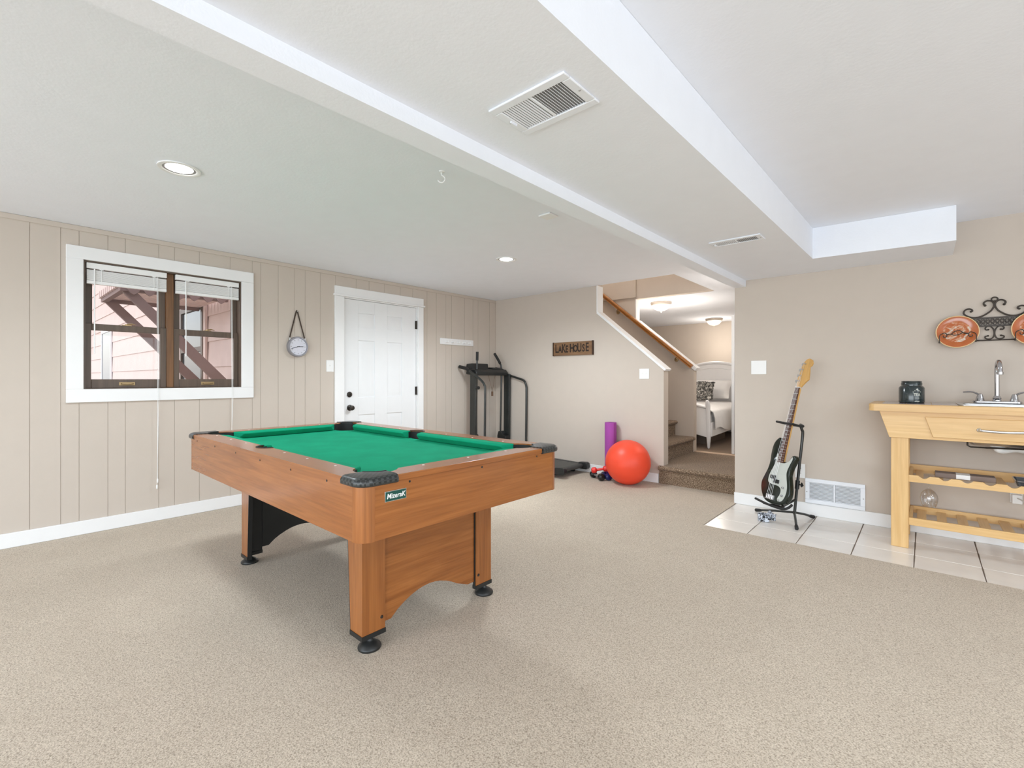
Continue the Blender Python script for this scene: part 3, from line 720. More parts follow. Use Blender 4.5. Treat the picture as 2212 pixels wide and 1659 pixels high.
# legs
LX = .712; LY0, LY1 = -.374, .402
for sx in (1, -1):
    for sy, ly in ((-1, LY0), (1, LY1)):
        lx = sx*LX; b = MB(); th = .018; zb = .062
        b.cur = 0
        b.box(min(lx, lx-sx*th), max(lx, lx-sx*th), min(ly, ly-sy*.112), max(ly, ly-sy*.112), zb, .60)
        P = [(lx-sx*th, ly, zb), (lx-sx*.095, ly, zb), (lx-sx*.125, ly, .60), (lx-sx*th, ly, .60)]
        b.prism(P, (0, -sy*th, 0))
        b.cur = 1
        b.box(min(lx-sx*th, lx-sx*(th+.006)), max(lx-sx*th, lx-sx*(th+.006)), min(ly-sy*.018, ly-sy*.112), max(ly-sy*.018, ly-sy*.112), zb, .598)
        P = [(lx-sx*(th+.006), ly-sy*th, zb), (lx-sx*.096, ly-sy*th, zb), (lx-sx*.126, ly-sy*th, .598), (lx-sx*(th+.006), ly-sy*th, .598)]
        b.prism(P, (0, -sy*.006, 0))
        P = [(lx-sx*.095, ly, zb), (lx-sx*.125, ly, .598), (lx-sx*.129, ly, .598), (lx-sx*.099, ly, zb)]
        b.prism(P, (0, -sy*.024, 0))
        lg = b.build('leg', [m_woodz, m_black], pt, local=True)
        b = MB(); e_ = .003
        Ls = [(lx+sx*e_, ly+sy*e_), (lx-sx*.098, ly+sy*e_), (lx-sx*.098, ly-sy*.026), (lx-sx*.03, ly-sy*.026), (lx-sx*.026, ly-sy*.114), (lx+sx*e_, ly-sy*.114)]
        b.prism([(p[0], p[1], .048) for p in Ls], (0, 0, .02)); b.build('leg_shoe', m_black, lg, local=True)
        b = MB(); fx, fy = lx-sx*.012, ly-sy*.042
        b.lathe([(.048, CZ), (.05, .009), (.048, .016), (.03, .03), (.018, .036), (.014, .041), (.012, .049)], (fx, fy, 0), 28); b.build('leveler_foot', m_black, lg, local=True)
        for zz in (.12, .555):
            b = MB(); yy = ly-sy*.095; b.lathe([(.0075, 0), (.006, .003), (0, .0035)], (0, 0, 0), 12, Matrix.Translation((lx, yy, zz)) @ Matrix.Rotation(sx*PI/2, 4, 'Y')); b.build('bolt', m_bronze, lg, local=True)
    pts = [(LY0+.112, .605), (LY0+.112, .088), (LY0+.15, .088)]
    for i in range(1, 12):
        t = i/12; pts.append((LY0+.15+(LY1-.2-LY0-.15)*t+.0, .088+.088*math.sin(PI*t)**.8))
    pts += [(LY1-.16, .088), (LY1-.118, .088), (LY1-.118, .605)]
    px = sx*(LX-.012)
    b = MB(); b.cur = 0; b.prism([(px, y, z) for y, z in pts], (-sx*.010, 0, 0)); b.cur = 1; b.prism([(px-sx*.0101, y, z) for y, z in pts], (-sx*.006, 0, 0))
    b.build('end_panel', [m_woody, m_black], pt, local=True, smooth=0)
    b = MB(); b.box(min(px-sx*.004, px+sx*.008), max(px-sx*.004, px+sx*.008), LY1-.1175, LY1-.1125, .07, .598); b.build('edge_strip', m_black, pt, local=True)

# ================================================================= TREADMILL
tm = thing('treadmill', 'black treadmill with arm levers standing in the corner', 'treadmill', (.8, 4.6, CZ))
ny, fy = 4.27, 4.93
dn, df = 4.405, 4.945
b = MB(); b.prism([(.12, dn+.005, .05), (1.56, dn+.005, .055), (1.56, dn+.005, .118), (.12, dn+.005, .15)], (0, .05, 0)); b.prism([(.12, df-.055, .05), (1.56, df-.055, .055), (1.56, df-.055, .118), (.12, df-.055, .15)], (0, .05, 0))
b.build('side_rail', m_blackm, tm, bevel=.004)
b = MB()
ring = lambda x, z0, z1: [(x, dn+.06, z0), (x, df-.06, z0), (x, df-.06, z1), (x, dn+.06, z1)]
b.loft([ring(.14, .10, .146), ring(1.52, .075, .116)] )
b.cyl((1.535, dn+.06, .092), (1.535, df-.06, .092), .026, n=20)
b.build('running_belt', MT('belt_rubber', (.05, .052, .05), .45, var=.1, bump=.2, bs=200), tm)
for y0, y1 in ((dn-.005, dn+.06), (df-.06, df+.005)):
    b = MB(); b.prism([(1.49, y0, .052), (1.605, y0, .052), (1.62, y0, .075), (1.615, y0, .125), (1.59, y0, .136), (1.49, y0, .13)], (0, y1-y0, 0)); b.build('end_cap', m_black, tm, bevel=.006)
for x0, zt in ((.5, .0515), (1.36, .0535), (.13, .0495)):
    for y0 in (dn+.02, df-.05):
        b = MB(); b.box(x0, x0+.06, y0, y0+.03, CZ, zt); b.build('support_foot', m_rubber, tm)
b = MB(); b.prism([(.05, ny+.03, .06), (.36, ny+.03, .06), (.36, ny+.03, .2), (.3, ny+.03, .25), (.1, ny+.03, .25), (.05, ny+.03, .2)], (0, fy-ny-.06, 0)); b.build('motor_hood', m_black, tm, bevel=.01)
b = MB(); b.box(.2, .62, ny-.02, ny+.03, .05, .15); b.box(.2, .62, fy-.035, fy+.015, .05, .15); b.build('base_frame', m_blackm, tm, bevel=.004)
for y in (ny-.018, fy-.018):
    b = MB(); b.prism([(.215, y, .15), (.315, y, .15), (.325, y, 1.22), (.225, y, 1.24)], (0, .036, 0)); b.build('upright', m_blackm, tm, bevel=.004)
for y, pts in ((ny-.03, [(.05, 1.315), (.16, 1.295), (.34, 1.20), (.44, 1.14), (.50, 1.08), (.515, 1.0), (.51, .5), (.505, .13)]), (fy+.03-.018, [(.05, 1.30), (.16, 1.28), (.28, 1.215), (.46, 1.165), (.57, 1.13), (.61, 1.06), (.615, .95), (.61, .5), (.605, .12)])):
    b = MB(); b.tube(smoothpath([(x, y, z) for x, z in pts]), .0155, 12)
    yb = ny if y < 4.6 else fy-.03
    b.tube([(pts[-1][0], y, .135), (pts[-1][0], yb+.02, .11)], .0155, 10)
    h_ = b.build('handrail', m_blackm, tm)
    b = MB(); b.tube([(pts[0][0]-.015, y, pts[0][1]+.004), (pts[1][0], y, pts[1][1]), (.22, y, pts[1][1]-.026)], .023, 12); b.build('grip', m_rubber, h_)
for y, pts, g in ((4.36, [(.25, 1.515), (.247, 1.40), (.245, 1.34), (.235, .8), (.235, .36)], 2), (4.85, [(.10, 1.515), (.16, 1.44), (.21, 1.37), (.232, 1.28), (.225, .8), (.212, .36)], 3)):
    b = MB(); b.tube(smoothpath([(x, y, z) for x, z in pts]), .012, 10); lv = b.build('arm_lever', m_blackm, tm)
    b = MB(); b.tube([(x, y, z) for x, z in pts[:g]], .0185, 12); b.build('lever_grip', m_rubber, lv)
for y0, y1 in ((ny+.019, 4.38), (4.83, fy-.019)):
    b = MB(); b.prism([(.17, y0, .3), (.33, y0, .3), (.33, y0, .36), (.27, y0, .38), (.25, y0, .42), (.19, y0, .42), (.17, y0, .36)], (0, y1-y0, 0)); b.build('lever_pivot', m_black, tm, bevel=.006)
b = MB()
b.prism([(.10, ny+.02, 1.22), (.30, ny+.02, 1.20), (.31, ny+.02, 1.245), (.27, ny+.02, 1.285), (.12, ny+.02, 1.295)], (0, fy-ny-.04, 0))
b.prism([(.07, 4.31, 1.29), (.22, 4.31, 1.285), (.18, 4.34, 1.365), (.06, 4.34, 1.36)], (0, .30, 0))
b.prism([(.10, 4.66, 1.29), (.26, 4.66, 1.285), (.24, 4.66, 1.31), (.12, 4.66, 1.318)], (0, .2, 0))
cn = b.build('console', m_black, tm, bevel=.012, seg=3)
b = MB(); b.prism([(.212, 4.36, 1.292), (.183, 4.36, 1.352), (.185, 4.36, 1.353), (.214, 4.36, 1.293)], (0, .2, 0)); b.build('display', m_dark, cn)
b = MB(); b.cyl((.325, ny, 1.04), (.355, ny, 1.04), .018, n=14); b.cyl((.355, ny, 1.04), (.37, ny, 1.04), .022, n=14); b.build('adjusting_knob', m_black, tm)
b = MB(); b.tube([(.29, 4.53, 1.205), (.30, 4.595, .985), (.29, 4.66, 1.205)], .0022, 6); b.box(.295, .305, 4.58, 4.61, .925, .985); b.build('safety_key_cord', MT('red_brown_cord', rgb(110, 84, 66), .7), tm)

# ================================================================= MAT, BALL, DUMBBELLS
ym = thing('yoga_mat', 'purple rolled exercise mat standing against the wall', 'exercise mat', (1.945, 4.885, CZ))
b = MB(); n = 64; rings = []
sp = lambda t: .028+.047*t
for z in (CZ, .648):
    pass
outer = []
K = 150; th_ = .0052
P2 = [((.026+.048*i/K)*math.cos(2*PI*4*i/K-.6), (.026+.048*i/K)*math.sin(2*PI*4*i/K-.6)) for i in range(K+1)]
N2 = []
for i in range(K+1):
    a = 2*PI*4*i/K-.6; r_ = .026+.048*i/K-th_*2; N2.append((r_*math.cos(a), r_*math.sin(a)))
for i in range(K):
    pass
ringA = []
rings = []
for i in range(K+1):
    rings.append([(1.945+P2[i][0], 4.885+P2[i][1], CZ), (1.945+N2[i][0], 4.885+N2[i][1], CZ), (1.945+N2[i][0], 4.885+N2[i][1], .648), (1.945+P2[i][0], 4.885+P2[i][1], .648)])
b.loft(rings); b.build('rolled_mat', m_purple, ym)

ballx, bally, br = 2.258, 4.70, .243
eb = thing('exercise_ball', 'large orange exercise ball resting by the half wall', 'exercise ball', (ballx, bally, CZ))
b = MB(); n = 64; m = 40; rings = []
for i in range(m+1):
    a = PI*i/m; z = -math.cos(a); r_ = math.sin(a)
    zz = max(z*br, -br*.985)
    rr = br*max(r_, 1e-4)*(1+.0022*(math.sin(a*60)))
    rings.append([(ballx+rr*math.cos(2*PI*q/n), bally+rr*math.sin(2*PI*q/n), CZ+br*.985+zz) for q in range(n)])
b.loft(rings); b.build('inflated_body', m_orange, eb, smooth=60)
b = MB(); b.cyl((ballx-.0, bally+br-.004, CZ+br*.985), (ballx, bally+br+.003, CZ+br*.985), .012, n=14); b.build('valve_plug', m_plast, eb)

def dumbbell(p0, p1, r, mh, mb_, label):
    p0 = V(p0); p1 = V(p1); d = (p1-p0).normalized(); mid = (p0+p1)/2
    t_ = thing('dumbbell', label, 'dumbbell', (mid.x, mid.y, min(p0.z, p1.z)-r), group='dumbbells beside the ball')
    L = (p1-p0).length
    b = MB(); b.tube([p0+d*.02, p1-d*.02], .014, 14); b.build('handle', mb_, t_)
    for p, s in ((p0, 1), (p1, -1)):
        q = [p-d*s*.032, p-d*s*.028, p-d*s*.018, p+d*s*.018, p+d*s*.028, p+d*s*.034]
        b = MB(); b.tube(q, [.4*r, .72*r, r, r, .72*r, .45*r], 18); b.build('weight_head', mh, t_)
dumbbell((1.80, 4.735, CZ+.041), (1.957, 4.648, CZ+.041), .040, m_blkv, m_grey, 'black dumbbell in front, on the carpet beside the ball')
dumbbell((1.837, 4.690, CZ+.099), (1.955, 4.752, CZ+.122), .034, m_red, m_red, 'red dumbbell lying across the other dumbbells')
dumbbell((2.008, 4.716, CZ+.042), (1.925, 4.768, CZ+.042), .039, m_navy, m_navy, 'navy blue dumbbell closest to the orange ball')

# ================================================================= HANDRAIL, BEDROOM THINGS
hd = thing('handrail', 'honey coloured wooden handrail sloping up the stair wall', 'handrail', (2.0, Y2-.05, 1.3))
yh = Y2-.065
p0, p1 = V((1.115, yh, 2.40)), V((2.43, yh, 1.315)); d = (p1-p0).normalized(); n_ = V((-d.z, 0, d.x))
prof = [(.0, .03), (.018, .026), (.027, .012), (.026, -.004), (.019, -.014), (.02, -.026), (-.02, -.026), (-.019, -.014), (-.026, -.004), (-.027, .012), (-.018, .026)]
b = MB(); b.loft([[p+V((0, u, 0))+n_*w for u, w in prof] for p in (p0, p1)]); b.build('rail', m_rail, hd)
for t in (.2, .86):
    q = p0.lerp(p1, t); b = MB()
    b.tube(smoothpath([q-n_*.026, q-n_*.05+V((0, .005, 0)), q-n_*.065+V((0, .03, 0)), q-n_*.068+V((0, .058, 0))]), .007, 8)
    b.lathe([(.03, 0), (.028, .005), (.01, .008)], (0, 0, 0), 18, Matrix.Translation((q-n_*.068)+V((0, .064, 0))) @ Matrix.Rotation(PI/2, 4, 'X')); b.build('bracket', m_brass, hd)

def flush(x, y, label):
    t_ = thing('flush_ceiling_light', label, 'ceiling light', (x, y, CH), group='bowl ceiling lights in the bedroom')
    b = MB(); b.lathe([(.15, -.001), (.155, -.012), (.15, -.03), (.135, -.045), (.11, -.045)], (x, y, CH), 36); b.build('canopy', m_nickel, t_)
    b = MB(); b.lathe([(.128, -.046), (.12, -.07), (.095, -.1), (.055, -.122), (.012, -.13)], (x, y, CH), 36); b.build('glass_bowl', EMIT('frosted_lit_glass', (1, .86, .64), 1.6), t_)
    b = MB(); b.lathe([(.012, -.13), (.014, -.138), (.007, -.15), (.002, -.156)], (x, y, CH), 14); b.build('finial', m_nickel, t_)
    l = bpy.data.lights.new('bowl_lamp', 'POINT'); l.energy = 24 if y < 8 else 11; l.shadow_soft_size = .12; l.color = (1, .92, .82)
    o = bpy.data.objects.new('bowl_lamp', l); COL.objects.link(o); o.location = (x, y, CH-.5)
flush(1.76, 6.70, 'glass bowl ceiling light nearest the stairs'); flush(1.705, 9.2, 'glass bowl ceiling light farther back in the bedroom')
l = bpy.data.lights.new('hall_fill', 'POINT'); l.energy = 7; l.shadow_soft_size = .12; l.color = (1, .96, .9)  # unseen fill light added to brighten the dim landing and hall
o = bpy.data.objects.new('hall_fill', l); COL.objects.link(o); o.location = (3.2, 5.5, 1.7)
l = bpy.data.lights.new('stairwell_fill', 'POINT'); l.energy = 30; l.shadow_soft_size = .15; l.color = (1, .95, .88)  # added fill without a fixture, brightens the stairwell walls above the opening
o = bpy.data.objects.new('stairwell_fill', l); COL.objects.link(o); o.location = (1.2, 5.45, 3.9)

bd_ = thing('bed', 'white sleigh bed with a curved headboard in the bedroom', 'bed', (1.8, 7.7, .2))
BX0, BX1, FY, HY = 1.06, 2.53, 6.56, 8.95; FZ = .2
for bx_ in (BX0+.035, BX1-.035):
    b = MB(); b.loft([[(bx_+sx*w, FY+dy+sy*w, z) for sx, sy in ((-1, -1), (1, -1), (1, 1), (-1, 1))] for z, w, dy in ((FZ, .02, .0), (FZ+.06, .022, .0), (FZ+.13, .03, .0), (FZ+.2, .036, .0), (FZ+.3, .03, .0), (FZ+.42, .028, -.01), (FZ+.54, .03, -.02), (FZ+.58, .036, -.025), (FZ+.62, .038, -.04), (FZ+.66, .026, -.055), (FZ+.67, .01, -.055))])
    b.build('foot_post', m_whitew, bd_, sub=1)
b = MB(); pr = []
pan = [(BX0+.06, FZ+.16), (BX0+.06, FZ+.56), (BX0+.35, FZ+.62), (1.795, FZ+.645), (BX1-.35, FZ+.62), (BX1-.06, FZ+.56), (BX1-.06, FZ+.16), (BX1-.3, FZ+.21), (1.795, FZ+.17), (BX0+.3, FZ+.21)]
b.prism([(x, FY-.012, z) for x, z in pan], (0, .03, 0))
tb = [(BX0+.05, FZ+.565), (BX0+.35, FZ+.625), (1.795, FZ+.65), (BX1-.35, FZ+.625), (BX1-.05, FZ+.565)]
b.tube(smoothpath([(x, FY-.02, z) for x, z in tb]), .022, 10)
b.build('footboard', m_whitew, bd_, bevel=.003)
b = MB(); hb = [(BX0, FZ)]+[(BX0+(BX1-BX0)*t, FZ+1.02+.23*math.sin(PI*t)**.8) for t in [i/20 for i in range(21)]]+[(BX1, FZ)]
b.prism([(x, HY, z) for x, z in hb], (0, .04, 0))
tb = [(BX0+(BX1-BX0)*t, HY-.005, FZ+1.02+.23*math.sin(PI*t)**.8) for t in [i/20 for i in range(21)]]
b.tube(tb, .026, 10)
tb2 = [(x, HY-.002, z-.1) for x, y, z in tb[1:-1]]; b.tube(tb2, .008, 8)
for xx in (BX0+.42, 1.795, BX1-.42): b.box(xx-.007, xx+.007, HY-.006, HY, FZ+.4, FZ+1.12)
b.build('headboard', m_whitew, bd_, smooth=40)
for xx in (BX0, BX1-.03):
    b = MB(); b.prism([(xx, FY+.02, FZ+.17), (xx, 7.6, FZ+.2), (xx, HY, FZ+.17), (xx, HY, FZ+.36), (xx, FY+.02, FZ+.36)], (.03, 0, 0)); b.build('side_rail', m_whitew, bd_)
b = MB(); b.box(BX0+.035, BX1-.035, FY+.03, HY-.01, FZ+.3, FZ+.48); b.build('mattress', m_white, bd_, bevel=.05, seg=3)
q_ = thing('quilt', 'white quilt draped over the bed', 'quilt', (1.8, 7.6, .72))
b = MB(); rings = []
for j in range(25):
    y = FY+.06+(HY-.06-FY-.06)*j/24; w = .008*math.sin(j*1.9)+.006*math.sin(j*3.1)
    zt = .735+.05*math.sin(PI*min(1, max(0, (j-1)/10)))*.4
    prof = [(BX0-.03-w, .52), (BX0-.018, .62), (BX0+.0, .70), (BX0+.05, .737), (1.4, .75+w), (1.9, .755-w), (BX1-.05, .737), (BX1+.006, .70), (BX1+.032+w, .62), (BX1+.036-w, .46+.03*math.sin(j*.9)), (BX1+.028-w, .46+.03*math.sin(j*.9)), (BX1+.022+w, .62), (BX1-.004, .695), (BX1-.055, .725), (1.9, .74), (1.4, .74), (BX0+.055, .725), (BX0+.006, .695), (BX0-.004, .62), (BX0-.004, .52)]
    rings.append([(x, y, z) for x, z in prof])
b.loft(rings, cap=False); b.build('quilt_cloth', m_white, q_, smooth=70)
def pillow(name, label, c, sx, sy, sz, mat, lean, cat, shaggy=False):
    M = Matrix.Translation(c) @ Matrix.Rotation(R(lean), 4, 'X'); b = MB(); n = 22 if shaggy else 14
    g = {}; vs = []; fs = []
    for side in (1, -1):
        for i in range(n+1):
            for j in range(n+1):
                u = 2*i/n-1; w = 2*j/n-1
                h = (max(0, 1-abs(u)**2.6)*max(0, 1-abs(w)**2.6))**.55
                k = (1-.06*(abs(u)**4)*(1-abs(w)))
                jit = random.uniform(-.012, .022) if shaggy else 0
                vs.append((u*sx/2*k+(jit*.6), w*sy/2*k+(random.uniform(-.008, .008) if shaggy else 0), side*(h*sz/2+max(jit, 0 if not shaggy else -.01))))
    off = (n+1)**2
    for s in range(2):
        for i in range(n):
            for j in range(n):
                a = s*off+i*(n+1)+j; f = (a, a+1, a+n+2, a+n+1); fs.append(f if s else f[::-1])
    b.add(vs, fs, M); o = b.build(name, mat, smooth=70); tag(o, label, cat); return o
pillow('bed_pillow', 'plain white pillow leaning on the headboard', (1.85, 8.66, .97), .62, .38, .16, m_white, 55, 'pillow')
pillow('shaggy_cushion', 'black and white shaggy cushion on the bed', (1.74, 8.2, .95), .56, .33, .15, m_shag, 68, 'cushion', True)
b = MB(); b.box(1.45, 2.3, 7.0, 7.9, .2005, .31); b.box(1.43, 2.32, 6.98, 7.92, .31, .325)
o = b.build('storage_box', MT('grey_bin', rgb(120, 108, 98), .6), bevel=.006); tag(o, 'low grey storage box under the bed', 'storage box')
d2 = thing('door_2', 'white bedroom door standing open, seen edge on', 'door', (2.925, 6.6, .2), kind='structure')
b = MB(); b.box(2.868, 2.904, 6.285, 7.1, .208, 1.965); b.build('slab', m_door, d2, bevel=.003)
b = MB(); b.lathe([(.026, 0), (.026, .005), (.01, .01), (.009, .028), (.02, .034), (.025, .046), (.012, .058)], (2.9045, 6.33, .965), 18, axis='x'); b.build('knob', m_bronze, d2)

# ================================================================= SINK TABLE
TX0, TX1 = 4.404, 5.726; TC = (TX0+TX1)/2; mx = lambda x: 2*TC-x
st = thing('sink_table', 'light wood sink table with a false drawer and slatted wine rack shelves', 'table', (TC, 4.42, 0))
YF, YK = 4.197, 4.640
SX0, SX1, SY0, SY1 = 4.90, 5.225, 4.265, 4.52      # sink cut-out
b = MB()
z0, z1 = .937, .986
ty0, ty1 = 4.165, 4.668
def rp(x0, x1, y0, y1, r, n=6):
    p = []
    for cx_, cy_, a in ((x1-r, y1-r, 0), (x0+r, y1-r, 90), (x0+r, y0+r, 180), (x1-r, y0+r, 270)): p += arc((cx_, cy_), r, a, a+90, n)
    return p
o_ = rp(TX0, TX1, ty0, ty1, .035); i_ = []
k = len(o_)
hole = rp(SX0-.004, SX1+.004, SY0-.004, SY1+.004, .03)
b.loft([[(x, y, z0) for x, y in o_], [(x, y, z1-.004) for x, y in o_], [(TC+(x-TC)*.995, 4.4165+(y-4.4165)*.988, z1) for x, y in o_], [(x, y, z1) for x, y in hole], [(x, y, z0) for x, y in hole]], closed=True)
b.build('worktop', m_bx, st, smooth=30)
for a, c in ((TX0+.07, SX0-.03), (SX1+.03, TX1-.07)):
    b = MB(); xx = a; w = (c-a)/round((c-a)/.15); 
    while xx < c-.01:
        for yy in (4.235, 4.365, 4.495): b.box(xx+.002, xx+w-.002, yy, yy+.127, z1-.0005, z1+.0015)
        xx += w
    b.build('tile_inlay', m_tilei, st)
TT = z1+.0015
b = MB()
ap = [(4.463, .9365), (mx(4.463), .9365), (mx(4.518), .755), (4.518, .755)]
b.prism([(x, YF-.008, z) for x, z in ap], (0, .02, 0)); b.prism([(x, YK-.004, z) for x, z in ap], (0, .018, 0))
for s in (0, 1):
    f = (lambda x: x) if s == 0 else mx
    b.prism([(f(4.464), YF+.0125, .936), (f(4.519), YF+.0125, .756), (f(4.537), YF+.0125, .756), (f(4.482), YF+.0125, .936)], (0, YK-YF-.017, 0))
b.build('apron', m_bx, st, bevel=.0015)
dr = [(4.704, .907), (mx(4.704), .907), (mx(4.744), .773), (4.744, .773)]
b = MB(); b.prism([(x, YF-.017, z) for x, z in dr], (0, .0088, 0)); dw = b.build('drawer_front', m_bx, st, bevel=.003)
b = MB(); pts = smoothpath([(4.962, YF-.018, .836), (4.966, YF-.04, .836), (4.99, YF-.047, .834), (TC, YF-.05, .831), (mx(4.99), YF-.047, .834), (mx(4.966), YF-.04, .836), (mx(4.962), YF-.018, .836)])
b.tube(pts, .007, 10, flat=(1.15, .8))
for xx in (4.962, mx(4.962)): b.lathe([(.012, 0), (.011, .004), (.008, .006)], (0, 0, 0), 14, Matrix.Translation((xx, YF-.0172, .836)) @ Matrix.Rotation(PI/2, 4, 'X'))
b.build('drawer_handle', m_steel, dw)
for s in (0, 1):
    f = (lambda x: x) if s == 0 else mx
    for y0, y1 in ((YF, YF+.055), (YK-.06, YK)):
        x0, x1 = sorted((f(4.527), f(4.621))); b = MB(); b.box(x0, x1, y0, y1, .0005, .756); b.build('leg', m_bz, st, bevel=.003)
# shelves
LXi, LXo = 4.62, mx(4.62)
def scallop(y, zt, zb, n=8):
    p = [(4.6212, zb), (4.6212, zt)]
    for i in range(n):
        c = 4.70+.104*i
        if c > 5.46: break
        p += [(c-.03, zt)]+[(c-.03+.06*t, zt-.018*math.sin(PI*t)) for t in (.2, .35, .5, .65, .8)]+[(c+.03, zt)]
    p += [(mx(4.6212), zt), (mx(4.6212), zb)]
    return [(x, y, z) for x, z in p]
b = MB(); b.prism(scallop(YF+.004, .504, .458), (0, .018, 0)); b.box(4.6212, mx(4.6212), YK-.03, YK-.012, .458, .522)
for xx in (4.6225, mx(4.6405)): b.box(xx, xx+.018, YF+.0225, YK-.0305, .458, .504)
sh = b.build('rack_shelf', m_bx, st)
for i in range(9):
    b = MB(); xx = 4.655+.1*i; b.box(xx, xx+.042, YF+.0225, YK-.0305, .474, .484); b.build('slat', m_by, sh)
b = MB(); b.box(4.6212, mx(4.6212), YF+.004, YF+.022, .162, .213); b.box(4.6212, mx(4.6212), YK-.03, YK-.012, .162, .213)
for xx in (4.6225, mx(4.6405)): b.box(xx, xx+.018, YF+.0225, YK-.0305, .162, .213)
sh = b.build('slatted_shelf', m_bx, st, bevel=.002)
for i in range(8):
    b = MB(); xx = 4.662+.105*i; b.box(xx, xx+.05, YF+.0225, YK-.0305, .178, .192); b.build('slat', m_by, sh)

sk = thing('sink_basin', 'stainless steel sink set into the sink table', 'sink', ((SX0+SX1)/2, 4.4, .98))
b = MB()
ra = rp(SX0-.03, SX1+.03, SY0-.025, SY1+.1, .03); rb_ = rp(SX0, SX1, SY0, SY1, .028); rc = rp(SX0+.004, SX1-.004, SY0+.004, SY1-.004, .028); rd = rp(SX0+.03, SX1-.03, SY0+.03, SY1-.03, .03)
z = TT+.0005
b.loft([[(x, y, z) for x, y in ra], [(x, y, z+.004) for x, y in ra], [(x, y, z+.002) for x, y in rb_], [(x, y, .76) for x, y in rc], [(x, y, .735) for x, y in rd], [(x, y, .730) for x, y in rd], [(x, y, .757) for x, y in [(q[0], q[1]) for q in rc]], [(x, y, z) for x, y in rc]], cap=False)
b.add([(x, y, .733) for x, y in rd], [tuple(range(len(rd)))])
b.build('basin', m_steel, sk)
b = MB(); b.tube(smoothpath([(5.06, 4.39, .73), (5.06, 4.39, .70), (5.09, 4.42, .69), (5.16, 4.5, .695), (5.24, 4.58, .66), (5.25, 4.60, .58)]), .019, 12); b.cyl((5.06, 4.39, .735), (5.06, 4.39, .705), .035, n=18); b.build('drain_pipe', m_plast, sk)
b = MB(); b.tube([(4.915, 4.3, .80), (4.915, 4.3, .722), (4.93, 4.3, .714), (5.0, 4.33, .712)], .005, 8); b.tube([(5.0, 4.33, .712), (5.2, 4.40, .712)], .006, 8); b.build('mounting_bracket', m_bronze, sk)
fc = thing('faucet', 'chrome two handle faucet with a tall curved spout', 'faucet', (5.072, 4.568, z+.004))
zf = z+.0045; fx, fy_ = 5.072, 4.568
b = MB(); b.prism([(x, y, zf) for x, y in rp(fx-.118, fx+.118, fy_-.028, fy_+.028, .026)], (0, 0, .018)); b.build('base_plate', m_chrome, fc, bevel=.005)
b = MB(); b.tube(smoothpath([(fx, fy_, zf+.018), (fx, fy_, zf+.12), (fx, fy_, zf+.215), (fx+.001, fy_-.01, zf+.262), (fx+.003, fy_-.05, zf+.285), (fx+.005, fy_-.095, zf+.262), (fx+.006, fy_-.108, zf+.21)]), [.013]*30+[.013]*7, 14)
b.lathe([(.022, .018), (.02, .03), (.023, .036), (.016, .05), (.014, .055)], (fx, fy_, zf), 20); b.lathe([(.017, .0), (.017, -.016), (.014, -.018)], (fx+.006, fy_-.108, zf+.214), 16); b.build('spout', m_chrome, fc)
for s in (-1, 1):
    b = MB(); hx = fx+s*.082
    b.lathe([(.024, .018), (.022, .03), (.017, .048), (.013, .062), (.004, .068)], (hx, fy_, zf), 20)
    b.tube(smoothpath([(hx, fy_, zf+.052), (hx+s*.018, fy_, zf+.068), (hx+s*.045, fy_, zf+.078), (hx+s*.085, fy_, zf+.075)]), [.011]*4+[.0095]*4+[.008]*4+[.007]*4+[.0065]*3, 12, flat=(.7, 1.2)); b.build('lever_handle', m_chrome, fc)

ct = thing('tea_canister', 'dark teal tin canister on the left end of the sink table', 'canister', (4.632, 4.45, TT))
b = MB(); cx_, cy_ = 4.632, 4.45
b.lathe([(.066, TT+.0003), (.072, TT+.004), (.073, TT+.01), (.0725, TT+.108), (.066, TT+.118), (.0615, TT+.122), (.001, TT+.123)], (cx_, cy_, 0), 40); b.build('body', m_can, ct)
b = MB(); b.lathe([(.059, TT+.1235), (.06, TT+.142), (.057, TT+.147), (.058, TT+.154), (.055, TT+.157), (.001, TT+.157)], (cx_, cy_, 0), 40); b.build('lid', m_can, ct)
b = MB(); tmp = MB(); I4 = Matrix.Identity(4)
text(tmp, 'TEA', .027, I4, .0003, 0, .8, .0006)
text(tmp, '~', .05, Matrix.Translation((0, -.045, 0)), .0003, 0, 1, .0004)
tmp.prism([(-.008, .034, 0), (0, .046, 0), (.008, .034, 0)], (0, 0, .0003)); tmp.box(-.016, .016, .0255, .030, 0, .0003); tmp.box(-.024, .024, .019, .0225, 0, .0003); tmp.box(-.012, .012, -.024, -.021, 0, .0003)
rr = .0731; a0 = math.atan2(-4.45+0, 4.704-4.632)+.42
b.v = [V((cx_+(rr+.0004+p.z)*math.cos(a0+p.x/rr), cy_+(rr+.0004+p.z)*math.sin(a0+p.x/rr), TT+.06+p.y)) for p in tmp.v]; b.f = tmp.f; b.mi = tmp.mi
b.build('printed_label', m_print, ct, smooth=0)

